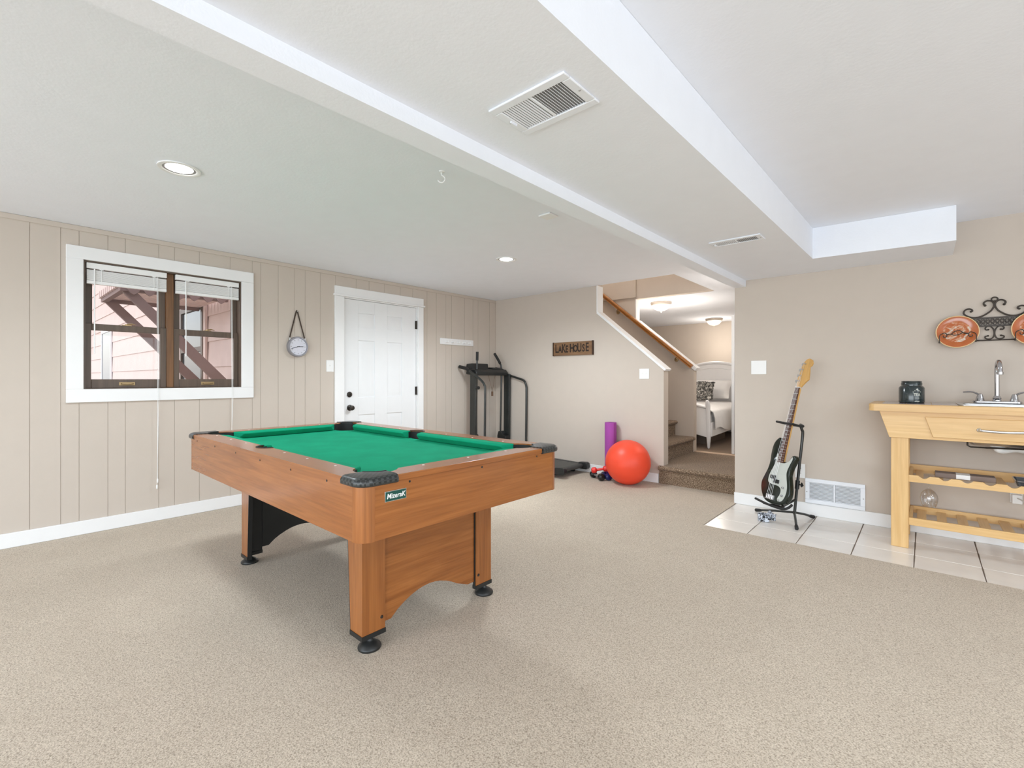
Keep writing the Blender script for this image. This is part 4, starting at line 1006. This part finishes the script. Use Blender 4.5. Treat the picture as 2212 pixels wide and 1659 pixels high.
wg = thing('wine_glass', 'empty wine glass hanging upside down under the rack shelf', 'wine glass', (4.726, 4.45, .25))
b = MB(); gx, gy = 4.7265, 4.45
prof = [(.034, .252), (.042, .27), (.0485, .295), (.05, .315), (.046, .34), (.034, .362), (.016, .376), (.006, .386), (.004, .40), (.004, .465), (.008, .4855), (.033, .4865), (.033, .4885), (.001, .4905)]
inn = [(.001, .379), (.014, .373), (.032, .360), (.044, .339), (.048, .315), (.0465, .295), (.040, .27), (.0325, .252)]
b.lathe(prof[::-1]+[], (gx, gy, 0), 32); b.v = []; b.f = []; b.mi = []
pp = inn+prof; rings = [[(gx+r_*math.cos(2*PI*q/32), gy+r_*math.sin(2*PI*q/32), h) for q in range(32)] for r_, h in pp]; b.loft(rings, cap=False); b.build('glass', m_wine, wg, smooth=60)
bxo = thing('flat_box', 'flat brown box with a white label on the rack shelf', 'box', (4.9, 4.40, .4845))
b = MB(); b.box(4.757, 5.05, 4.34, 4.44, .4845, .518); b.build('carton', m_cupbk, bxo, bevel=.004)
b = MB(); b.box(4.862, 4.93, 4.338, 4.3398, .488, .516); b.box(4.862, 4.93, 4.338, 4.42, .518, .5186); b.build('label', m_plast, bxo)
ty = thing('serving_tray', 'small black tray with a silver edge at the right on the rack shelf', 'tray', (5.22, 4.38, .48))
b = MB(); b.loft([[(x, y, zz) for x, y in rp(5.13+o1, 5.38-o1, 4.27+o1, 4.47-o1, .02)] for zz, o1 in ((.4845, .02), (.49, .008), (.52, .0), (.52, .004), (.492, .014), (.49, .03))]); b.build('dish', m_dark, ty)
b = MB(); b.tube([(x, y, .5215) for x, y in rp(5.132, 5.378, 4.272, 4.468, .02)], .003, 8, closed=True); b.build('rim', m_chrome, ty)
pc = thing('wall_power_adapter', 'pale power adapter and cords plugged in under the rack shelf', 'power adapter', mat=RW(5.175, .36))
b = MB(); b.box(-.03, .03, -.05, .05, .0004, .006); b.build('outlet_plate', m_plast, pc, local=True, bevel=.002)
b = MB(); b.box(-.025, .025, -.05, .012, .0062, .045); b.build('adapter', m_plast, pc, local=True, bevel=.004)
b = MB(); b.tube(smoothpath([(.0, -.01, .045), (.03, -.03, .07), (.09, -.12, .06), (.17, -.17, .05), (.3, -.15, .05)]), .004, 8); b.tube(smoothpath([(-.026, .02, .02), (-.045, .05, .03), (-.04, .09, .03), (.02, .1, .03), (.2, .12, .03)]), .004, 8); b.build('cord', MT('grey_cord', (.55, .53, .5), .6), pc, local=True)

# ================================================================= PLATE RACK AND PLATES
PX = 5.069
pk = thing('plate_rack', 'wrought iron scroll plate rack on the wall above the sink table', 'plate rack', mat=RW(PX, 1.5))
def W2(L, d): return [(x-PX, z-1.5, d) for x, z in L]
mir = lambda L: [(2*PX-x, z) for x, z in L]
big = [(5.022, 1.677), (5.015, 1.689), (5.02, 1.702), (5.035, 1.71), (5.053, 1.706), (5.065, 1.69), (5.0665, 1.671), (5.060, 1.653), (5.05, 1.636), (5.031, 1.619), (5.009, 1.604), (4.987, 1.597), (4.964, 1.596), (4.942, 1.603), (4.924, 1.616), (4.914, 1.629), (4.916, 1.645), (4.926, 1.657), (4.942, 1.66), (4.955, 1.654), (4.958, 1.644), (4.951, 1.64)]
for L in (big, mir(big)):
    b = MB(); b.tube(smoothpath(W2(L, .014), 3), .0052, 8); b.ball((L[0][0]-PX, L[0][1]-1.5, .014), .008, 12, 8); b.ball((L[-1][0]-PX, L[-1][1]-1.5, .014), .007, 12, 8); b.build('scroll', m_iron, pk, local=True)
b = MB(); b.tube([(.0155*math.cos(2*PI*i/20), .2165+.0145*math.sin(2*PI*i/20), .014) for i in range(20)], .0045, 8, closed=True); b.ball((0, .203, .014), .007, 10, 6); b.build('top_ring', m_iron, pk, local=True)
small = [(5.038, 1.506), (5.029, 1.504), (5.023, 1.515), (5.031, 1.528), (5.046, 1.529), (5.059, 1.517), (5.0665, 1.498), (5.068, 1.479), (5.0655, 1.461), (5.057, 1.445), (5.042, 1.440), (5.026, 1.445), (5.023, 1.458), (5.037, 1.463)]
for L in (small, mir(small)):
    b = MB(); b.tube(smoothpath(W2(L, .012), 3), .004, 8); b.ball((L[0][0]-PX, L[0][1]-1.5, .012), .006, 10, 6); b.ball((L[-1][0]-PX, L[-1][1]-1.5, .012), .006, 10, 6); b.build('scroll', m_iron, pk, local=True)
b = MB(); x0, x1 = -.25, .25
b.box(x0, x1, .084, .094, .006, .018); b.box(x0, x1, .028, .037, .006, .018)
for i in range(int((x1-x0)/.012)):
    xx = x0+.006+i*.012; a = R(35 if i % 2 else -35)
    b.box(-.0022, .0022, -.032, .032, .009, .014, Matrix.Translation((xx, .061, 0)) @ Matrix.Rotation(a, 4, 'Z'))
for i in range(21): b.tube([(x0+.011+i*.023+.009*math.cos(2*PI*q/10), .061+.013*math.sin(2*PI*q/10), .0125) for q in range(10)], .0022, 6, closed=True)
b.build('lattice_band', m_iron, pk, local=True)
b = MB(); b.tube([(-.27, -.068, .012), (.27, -.068, .012)], .0045, 8)
for xx in (-.19, .19): b.tube([(xx, .03, .012), (xx, -.068, .012)], .004, 8)
b.build('lower_bar', m_iron, pk, local=True)
frontL = [(4.783, 1.426), (4.783, 1.472), (4.795, 1.487), (4.814, 1.493), (4.823, 1.476), (4.816, 1.46), (4.804, 1.464), (4.804, 1.474)]
mid = [(4.826, 1.482), (4.845, 1.484), (4.863, 1.501), (4.887, 1.506), (4.901, 1.497), (4.914, 1.485), (4.933, 1.482)]
for cx_ in (4.878, 2*PX-4.878):
    sh_ = cx_-4.878; b = MB(); dd = .058
    f = lambda L: [(x+sh_-PX, zz-1.5, dd) for x, zz in L]
    b.tube(smoothpath(f(frontL), 3), .003, 6); b.tube(smoothpath(f([(2*4.879-x, z_) for x, z_ in frontL]), 3), .003, 6); b.tube(smoothpath(f(mid), 3), .003, 6)
    b.tube(smoothpath(f([(4.823, 1.48), (4.845, 1.482), (4.862, 1.474), (4.885, 1.478), (4.905, 1.49), (4.935, 1.482)]), 3), .003, 6)
    for xx in (4.783, 2*4.879-4.783): b.tube([(xx+sh_-PX, -.074, dd), (xx+sh_-PX, -.076, .03), (xx+sh_-PX, -.068, .012)], .004, 6)
    b.build('plate_holder', m_iron, pk, local=True)
def dish(cx_, label):
    M = RW(cx_, 1.499) @ Matrix.Translation((0, 0, .034)) @ Matrix.Rotation(R(-5), 4, 'X')
    t_ = thing('decorative_plate', label, 'plate', mat=M, group='terracotta plates in the rack')
    b = MB(); b.lathe([(.07, -.006), (.075, -.006), (.1135, .007), (.113, .010), (.111, .0105), (.0745, -.001), (.07, -.002)], n=48); b.build('plate_rim', m_cream if False else [m_terra], t_, local=True)
    b = MB(); b.lathe([(.001, -.006), (.0745, -.0062), (.0745, -.0008), (.001, -.0016)], n=40); b.build('painted_centre', m_plate, t_, local=True)
    b = MB(); b.tube([(.113*math.cos(2*PI*i/48), .113*math.sin(2*PI*i/48), .0085) for i in range(48)], .0032, 8, closed=True); b.build('rim_edge', m_cream, t_, local=True)
dish(4.878, 'terracotta plate at the left end of the iron rack'); dish(2*PX-4.878, 'terracotta plate cut off by the right edge of the photo')

# ================================================================= BASS GUITAR AND STAND
gr_ = V((.799, -.602, 0)).normalized(); ga = V((.156, .207, .966)).normalized(); gn = gr_.cross(ga)
GM = frame((3.78, 4.2, .12), gr_, -gn, ga)
gt = thing('bass_guitar', 'dark green bass guitar with a pale pickguard and maple neck', 'bass guitar', mat=GM)
body = [(-.087, .576), (-.118, .545), (-.133, .498), (-.134, .435), (-.128, .373), (-.134, .309), (-.157, .236), (-.170, .185), (-.156, .126), (-.121, .072), (-.080, .045), (-.007, .037), (.075, .050), (.118, .08), (.138, .128), (.132, .184), (.110, .246), (.094, .292), (.098, .352), (.116, .406), (.121, .436), (.103, .452), (.087, .44), (.074, .409), (.052, .389), (.02, .386), (-.03, .40), (-.066, .445), (-.078, .505), (-.076, .555)]
bp = smoothpath([(x, 0, z) for x, z in body], 4, True)
b = MB(); c0 = V((-.01, 0, .27))
sc_ = lambda k, y: [V((c0.x+(p.x-c0.x)*k, y, c0.z+(p.z-c0.z)*k)) for p in bp]
b.loft([sc_(.955, .0), sc_(.985, .0015), sc_(1, .008), sc_(1, .036), sc_(.985, .043), sc_(.955, .045)]); b.build('body', m_gbody, gt, local=True, smooth=60)
guard = [(-.062, .446), (-.060, .385), (-.078, .319), (-.094, .275), (-.099, .222), (-.084, .196), (-.039, .189), (.018, .187), (.05, .166), (.052, .126), (.036, .09), (.05, .069), (.088, .085), (.108, .141), (.104, .199), (.082, .262), (.07, .309), (.080, .36), (.098, .414), (.095, .436), (.085, .425), (.069, .397), (.035, .378), (.012, .376), (-.03, .39)]
b = MB(); b.prism(smoothpath([(x, -.0004, z) for x, z in guard], 4, True), (0, -.0022, 0)); b.build('pickguard', m_guard, gt, local=True, smooth=0)
b = MB(); b.loft([[(-.012+s*w, y, z) for s, y in ((-1, .0), (1, .0), (.8, .02), (-.8, .02))] for z, w in ((.374, .029), (.7, .0245), (1.0, .0205))]); b.build('neck', m_maple, gt, local=True, bevel=.003)
b = MB(); b.loft([[(-.012+s*w, y, z) for s, y in ((-1, -.007), (1, -.007), (1, -.0005), (-1, -.0005))] for z, w in ((.374, .0295), (.7, .025), (1.002, .021))]); fb = b.build('fretboard', m_rose, gt, local=True)
for i in range(1, 21):
    zz = 1.002-(1.002-.105)*(1-2**(-i/12)); 
    if zz < .38: break
    w = .021+(.0085)*(1.002-zz)/.628; b = MB(); b.box(-.012-w, -.012+w, -.0085, -.0068, zz-.0011, zz+.0011); b.build('fret', m_steel, fb, local=True)
b = MB(); b.box(-.034, .010, -.010, .0, 1.002, 1.007); b.build('nut', m_plast, gt, local=True)
head = [(-.033, 1.007), (-.038, 1.045), (-.04, 1.081), (-.03, 1.128), (-.024, 1.181), (-.012, 1.216), (.006, 1.24), (.034, 1.249), (.062, 1.236), (.074, 1.208), (.066, 1.184), (.052, 1.177), (.062, 1.127), (.07, 1.072), (.05, 1.055), (.026, 1.028), (.010, 1.007)]
b = MB(); b.prism([V((x, .003+(z-1.007)*.0, z)) for x, z in head], (0, .014, 0)); b.build('headstock', m_maple, gt, local=True, bevel=.002)
for zz, xx in ((1.06, -.02), (1.105, -.013), (1.155, -.006), (1.203, .008)):
    b = MB(); b.lathe([(.007, 0), (.006, .008), (.005, .014)], (0, 0, 0), 12, Matrix.Translation((xx, .0028, zz)) @ Matrix.Rotation(PI/2, 4, 'X'))
    b.tube([(xx, .02, zz), (xx-.035, .02, zz+.004)], .004, 8); b.prism([(xx-.033, .016, zz-.006), (xx-.05, .016, zz-.008), (xx-.056, .016, zz+.004), (xx-.05, .016, zz+.014), (xx-.033, .016, zz+.012)], (0, .008, 0)); b.build('tuning_peg', m_steel, gt, local=True)
for x0, z0_ in ((-.075, .233), (-.035, .205)):
    b = MB(); b.box(x0, x0+.054, -.012, -.0027, z0_, z0_+.03); b.build('pickup', m_black, gt, local=True, bevel=.002)
b = MB(); b.box(-.083, .004, -.006, -.0004, .066, .104); b.box(-.083, .004, -.014, -.006, .066, .07)
for i in range(4): b.cyl((-.066+.018*i+.0, -.01, .072), (-.066+.018*i, -.01, .1), .0055, n=10)
b.build('bridge', m_steel, gt, local=True)
for i in range(4):
    b = MB(); b.tube([(-.064+.0165*i, -.0155, .085), (-.027+.0098*i, -.0105, 1.005), (-.02+.004*i+.004*i, -.006, 1.06+.047*i)], .0008, 5); b.build('string', m_steel, gt, local=True)
for zz, xx in ((.183, .073), (.121, .078)):
    b = MB(); b.lathe([(.0085, .0), (.008, .012), (.007, .014), (0, .0145)], (0, 0, 0), 14, Matrix.Translation((xx, -.0027, zz)) @ Matrix.Rotation(PI/2, 4, 'X')); b.build('control_knob', m_chrome, gt, local=True)
b = MB(); b.lathe([(.008, 0), (.006, .006), (.003, .008)], (0, 0, 0), 12, Matrix.Translation((.056, -.0027, .08)) @ Matrix.Rotation(PI/2, 4, 'X')); b.build('output_jack', m_chrome, gt, local=True)

gs = thing('guitar_stand', 'black tripod guitar stand holding the bass guitar', 'guitar stand', (3.9, 4.39, 0))
G = lambda x, y, z: GM @ V((x, y, z))
hub = V((3.905, 4.395, .075))
b = MB(); ctop = V((3.957, 4.43, .70)); yk = G(.055, .065, .70)
b.tube(smoothpath([hub-V((0, 0, .02)), hub.lerp(ctop, .3), hub.lerp(ctop, .6), ctop, ctop+V((-.004, -.006, .045)), V((3.945, 4.41, .785)), yk]), .011, 12)
cl = b.build('column', m_blackm, gs)
b = MB(); q = hub.lerp(ctop, .36); b.cyl(q-(ctop-hub)*.06, q+(ctop-hub)*.05, .0165, n=16); b.tube([q, q+V((.03, -.012, .0))], .006, 8); b.tube([q+V((.03, -.02, -.012)), q+V((.042, -.022, .0)), q+V((.03, -.004, .014))], .007, 8); b.build('height_clamp', m_black, cl)
for p in ((3.60, 4.485), (3.966, 4.142), (4.009, 4.575)):
    e = V((p[0], p[1], .014)); h = hub+V((0, 0, -.005)); b = MB(); b.tube([h, h.lerp(e, .5)+V((0, 0, .004)), e], .0095, 10); lg = b.build('leg', m_blackm, gs)
    b = MB(); dd = (e-h).normalized(); b.tube([e-dd*.045, e-dd*.03, e+dd*.006, e+dd*.012], [.011, .0135, .0138, .008], 12); b.build('rubber_foot', m_rubber, lg)
b = MB(); b.tube([yk, G(.048, .04, .695), G(.048, -.027, .695)], .009, 10); b.tube([G(.05, .04, .695), G(-.075, .04, .698), G(-.08, .02, .699), G(-.124, -.027, .70)], .009, 10)
b.tube([G(.05, -.027, .693), G(-.124, -.027, .70)], .0085, 10); b.build('neck_yoke', m_rubber, gs)
b = MB(); b.tube(smoothpath([G(-.166, -.022, .036), G(-.06, -.022, .026), G(.05, -.022, .022), G(.14, -.018, .030), G(.162, -.0, .05), G(.156, .03, .075)]), .0095, 10)
for s in (-.07, .08): b.tube([G(s, -.02, .022), G(s*.9, .03, .020), G(s*.7, .058, .03)], .009, 10)
b.tube([G(-.05, .058, .03), G(.06, .058, .03)], .009, 10); b.tube([G(.03, .058, .03), hub.lerp(ctop, .16)], .009, 10); b.build('body_cradle', m_rubber, gs)
sp_ = thing('guitar_strap', 'black and white patterned strap fallen on the tiles under the bass guitar', 'strap', (3.73, 4.22, 0))
b = MB()
pth = smoothpath([(3.762, 4.175, .095), (3.782, 4.205, .062), (3.80, 4.24, .04), (3.77, 4.262, .035), (3.725, 4.262, .034), (3.69, 4.252, .033), (3.675, 4.225, .031), (3.695, 4.2, .03), (3.735, 4.195, .03), (3.76, 4.21, .03), (3.745, 4.232, .03), (3.72, 4.225, .03)], 5)
rings = []
for i, p in enumerate(pth):
    t = (pth[min(i+1, len(pth)-1)]-pth[max(i-1, 0)]).normalized(); w = V((0, 0, 1))-t*t.z; w.normalize(); s = t.cross(w)
    hh = .027 if i > 8 else .02
    rings.append([p+w*hh+s*.0025, p+w*hh-s*.0025, p-w*hh-s*.0025, p-w*hh+s*.0025])
b.loft(rings); b.build('webbing', m_strap, sp_, smooth=40)

# ================================================================= OUTSIDE THE WINDOW
YS = 1.85
b = MB()
for i in range(-2, 12):
    z0_ = .99+.31*(i-1)-.31
    b.prism([(-12, YS, z0_), (-12, YS-.014, z0_), (-12, YS-.002, z0_+.312), (-12, YS+.05, z0_+.312), (-12, YS+.05, z0_)], (11.85, 0, 0))
o = b.build('wall_outside', m_siding, smooth=0); tag(o, 'pink lap siding wall of the house wing outside the window', 'wall', None, 'structure')
def outwin(x0, x1, z0_, z1_, label):
    t_ = thing('house_window', label, 'window', ((x0+x1)/2, YS-.02, z0_))
    b = MB(); w = .09; y0_, y1_ = YS-.04, YS-.015
    b.box(x0-w, x1+w, y0_, y1_, z1_, z1_+w); b.box(x0-w, x1+w, y0_, y1_, z0_-w, z0_); b.box(x0-w, x0, y0_, y1_, z0_, z1_); b.box(x1, x1+w, y0_, y1_, z0_, z1_); return t_, b
t_, b = outwin(-2.92, -1.95, .95, 2.09, 'dark framed window on the pink siding outside'); b.build('trim', m_siding, t_)
b = MB(); x0, x1 = -2.92, -1.95
b.box(x0, x0+.06, YS-.05, YS-.016, .95, 2.09); b.box(x1-.06, x1, YS-.05, YS-.016, .95, 2.09); b.box(x0+.06, x1-.06, YS-.05, YS-.016, 2.03, 2.09); b.box(x0+.06, x1-.06, YS-.05, YS-.016, 1.5, 1.56); b.box(x0+.06, x1-.06, YS-.05, YS-.016, .95, 1.0); b.build('frame', m_sashw, t_)
b = MB(); b.box(x0+.06, x1-.06, YS-.03, YS-.018, 1.0, 2.03); b.build('pane', m_dark, t_)
t_, b = outwin(-9.2, -8.2, 1.0, 2.16, 'white framed window far along the pink siding outside'); b.build('trim', m_trim, t_)
b = MB(); b.box(-9.2, -8.2, YS-.03, YS-.018, 1.0, 2.16); b.build('pane', m_dark, t_)
aw = thing('window_awning', 'brown wooden awning on two diagonal braces outside the window', 'awning', (-1.55, 1.4, 2.0))
for xx in (-2.05, -1.1):
    b = MB(); b.prism([(xx, .90, 2.0), (xx, 1.01, 2.0), (xx, 1.795, 1.15), (xx, 1.795, 1.0)], (.05, 0, 0)); b.build('brace', m_brace, aw)
b = MB(); b.box(-2.1, -1.03, .88, .93, 2.0, 2.04); b.box(-2.1, -2.05, .93, 1.80, 2.0, 2.04); b.box(-1.08, -1.03, .93, 1.80, 2.0, 2.04); b.build('frame', m_brace, aw)
for i in range(10):
    xx = -2.11+.112*i; b = MB(); b.box(xx, xx+.075, .86, 1.80, 2.041, 2.11); b.build('roof_slat', m_siding, aw)
b = MB(); ppts = [(.93, 2.02)]
for i in range(7):
    c = .98+.125*i; ppts += [(c-.05+.1*t, 2.02-.05*math.sin(PI*t)) for t in (0, .25, .5, .75, 1)]
ppts += [(1.80, 2.02), (1.80, 2.0201+.02), (.93, 2.04)]
b.prism([(-1.03, y, z_) for y, z_ in ppts], (.02, 0, 0)); b.build('scalloped_valance', m_brace, aw, smooth=0)
b = MB(); b.box(-40, -.125, -30, 30, -.35, -.3)
o = b.build('ground_outside', m_ground, smooth=0, loc=(0, 0, 0)); tag(o, 'bare ground outside the window', 'ground', None, 'structure')

# ================================================================= LIGHT
def area(name, loc, rot, sx, sy, e, col=(1, 1, 1)):
    l = bpy.data.lights.new(name, 'AREA'); l.shape = 'RECTANGLE'; l.size = sx; l.size_y = sy; l.energy = e; l.color = col
    o = bpy.data.objects.new(name, l); COL.objects.link(o); o.location = loc; o.rotation_euler = rot; return o
area('patio_daylight', (4.2, YB+.02, 1.12), (R(90), 0, 0), 6.8, 2.05, 165, (.78, .9, 1))
area('side_window_daylight', (XR-.02, -.3, 1.25), (R(90), 0, R(90)), 6.2, 1.7, 58, (.80, .91, 1))
for x_, y_ in ((1.7, -2.0), (5.6, -1.7), (5.7, .7), (7.4, .7), (7.4, -2.3), (6.9, 3.0)):
    downlight(x_, y_)
w = bpy.data.worlds.new('daylight'); S.world = w; w.use_nodes = True
nt = w.node_tree; bg = nt.nodes['Background']
sky = nt.nodes.new('ShaderNodeTexSky'); sky.sky_type = 'NISHITA'; sky.sun_disc = False; sky.sun_elevation = R(48); sky.sun_rotation = R(200); sky.dust_density = 3
mixn = nt.nodes.new('ShaderNodeMix'); mixn.data_type = 'RGBA'; mixn.inputs[0].default_value = .6
nt.links.new(sky.outputs[0], mixn.inputs[6]); mixn.inputs[7].default_value = (3.6, 3.6, 3.7, 1)
nt.links.new(mixn.outputs[2], bg.inputs['Color']); bg.inputs['Strength'].default_value = .32

# ================================================================= CAMERA
cam = bpy.data.cameras.new('camera'); co = bpy.data.objects.new('camera', cam); COL.objects.link(co); S.camera = co
cam.sensor_fit = 'HORIZONTAL'; cam.sensor_width = 36; cam.lens = 36*1012.4/2212
cam.shift_y = -12.5/2212; cam.clip_start = .05; cam.clip_end = 200
co.location = (4.704, 0, 1.165); co.rotation_euler = (R(90), 0, .7221279)
S.view_settings.view_transform = 'Standard'; S.view_settings.look = 'None'; S.view_settings.gamma = 1; S.view_settings.use_curve_mapping = False
S.view_settings.exposure = .4
S.cycles.use_denoising = True
S.cycles.max_bounces = 10; S.cycles.diffuse_bounces = 6; S.cycles.glossy_bounces = 4; S.cycles.transparent_max_bounces = 12
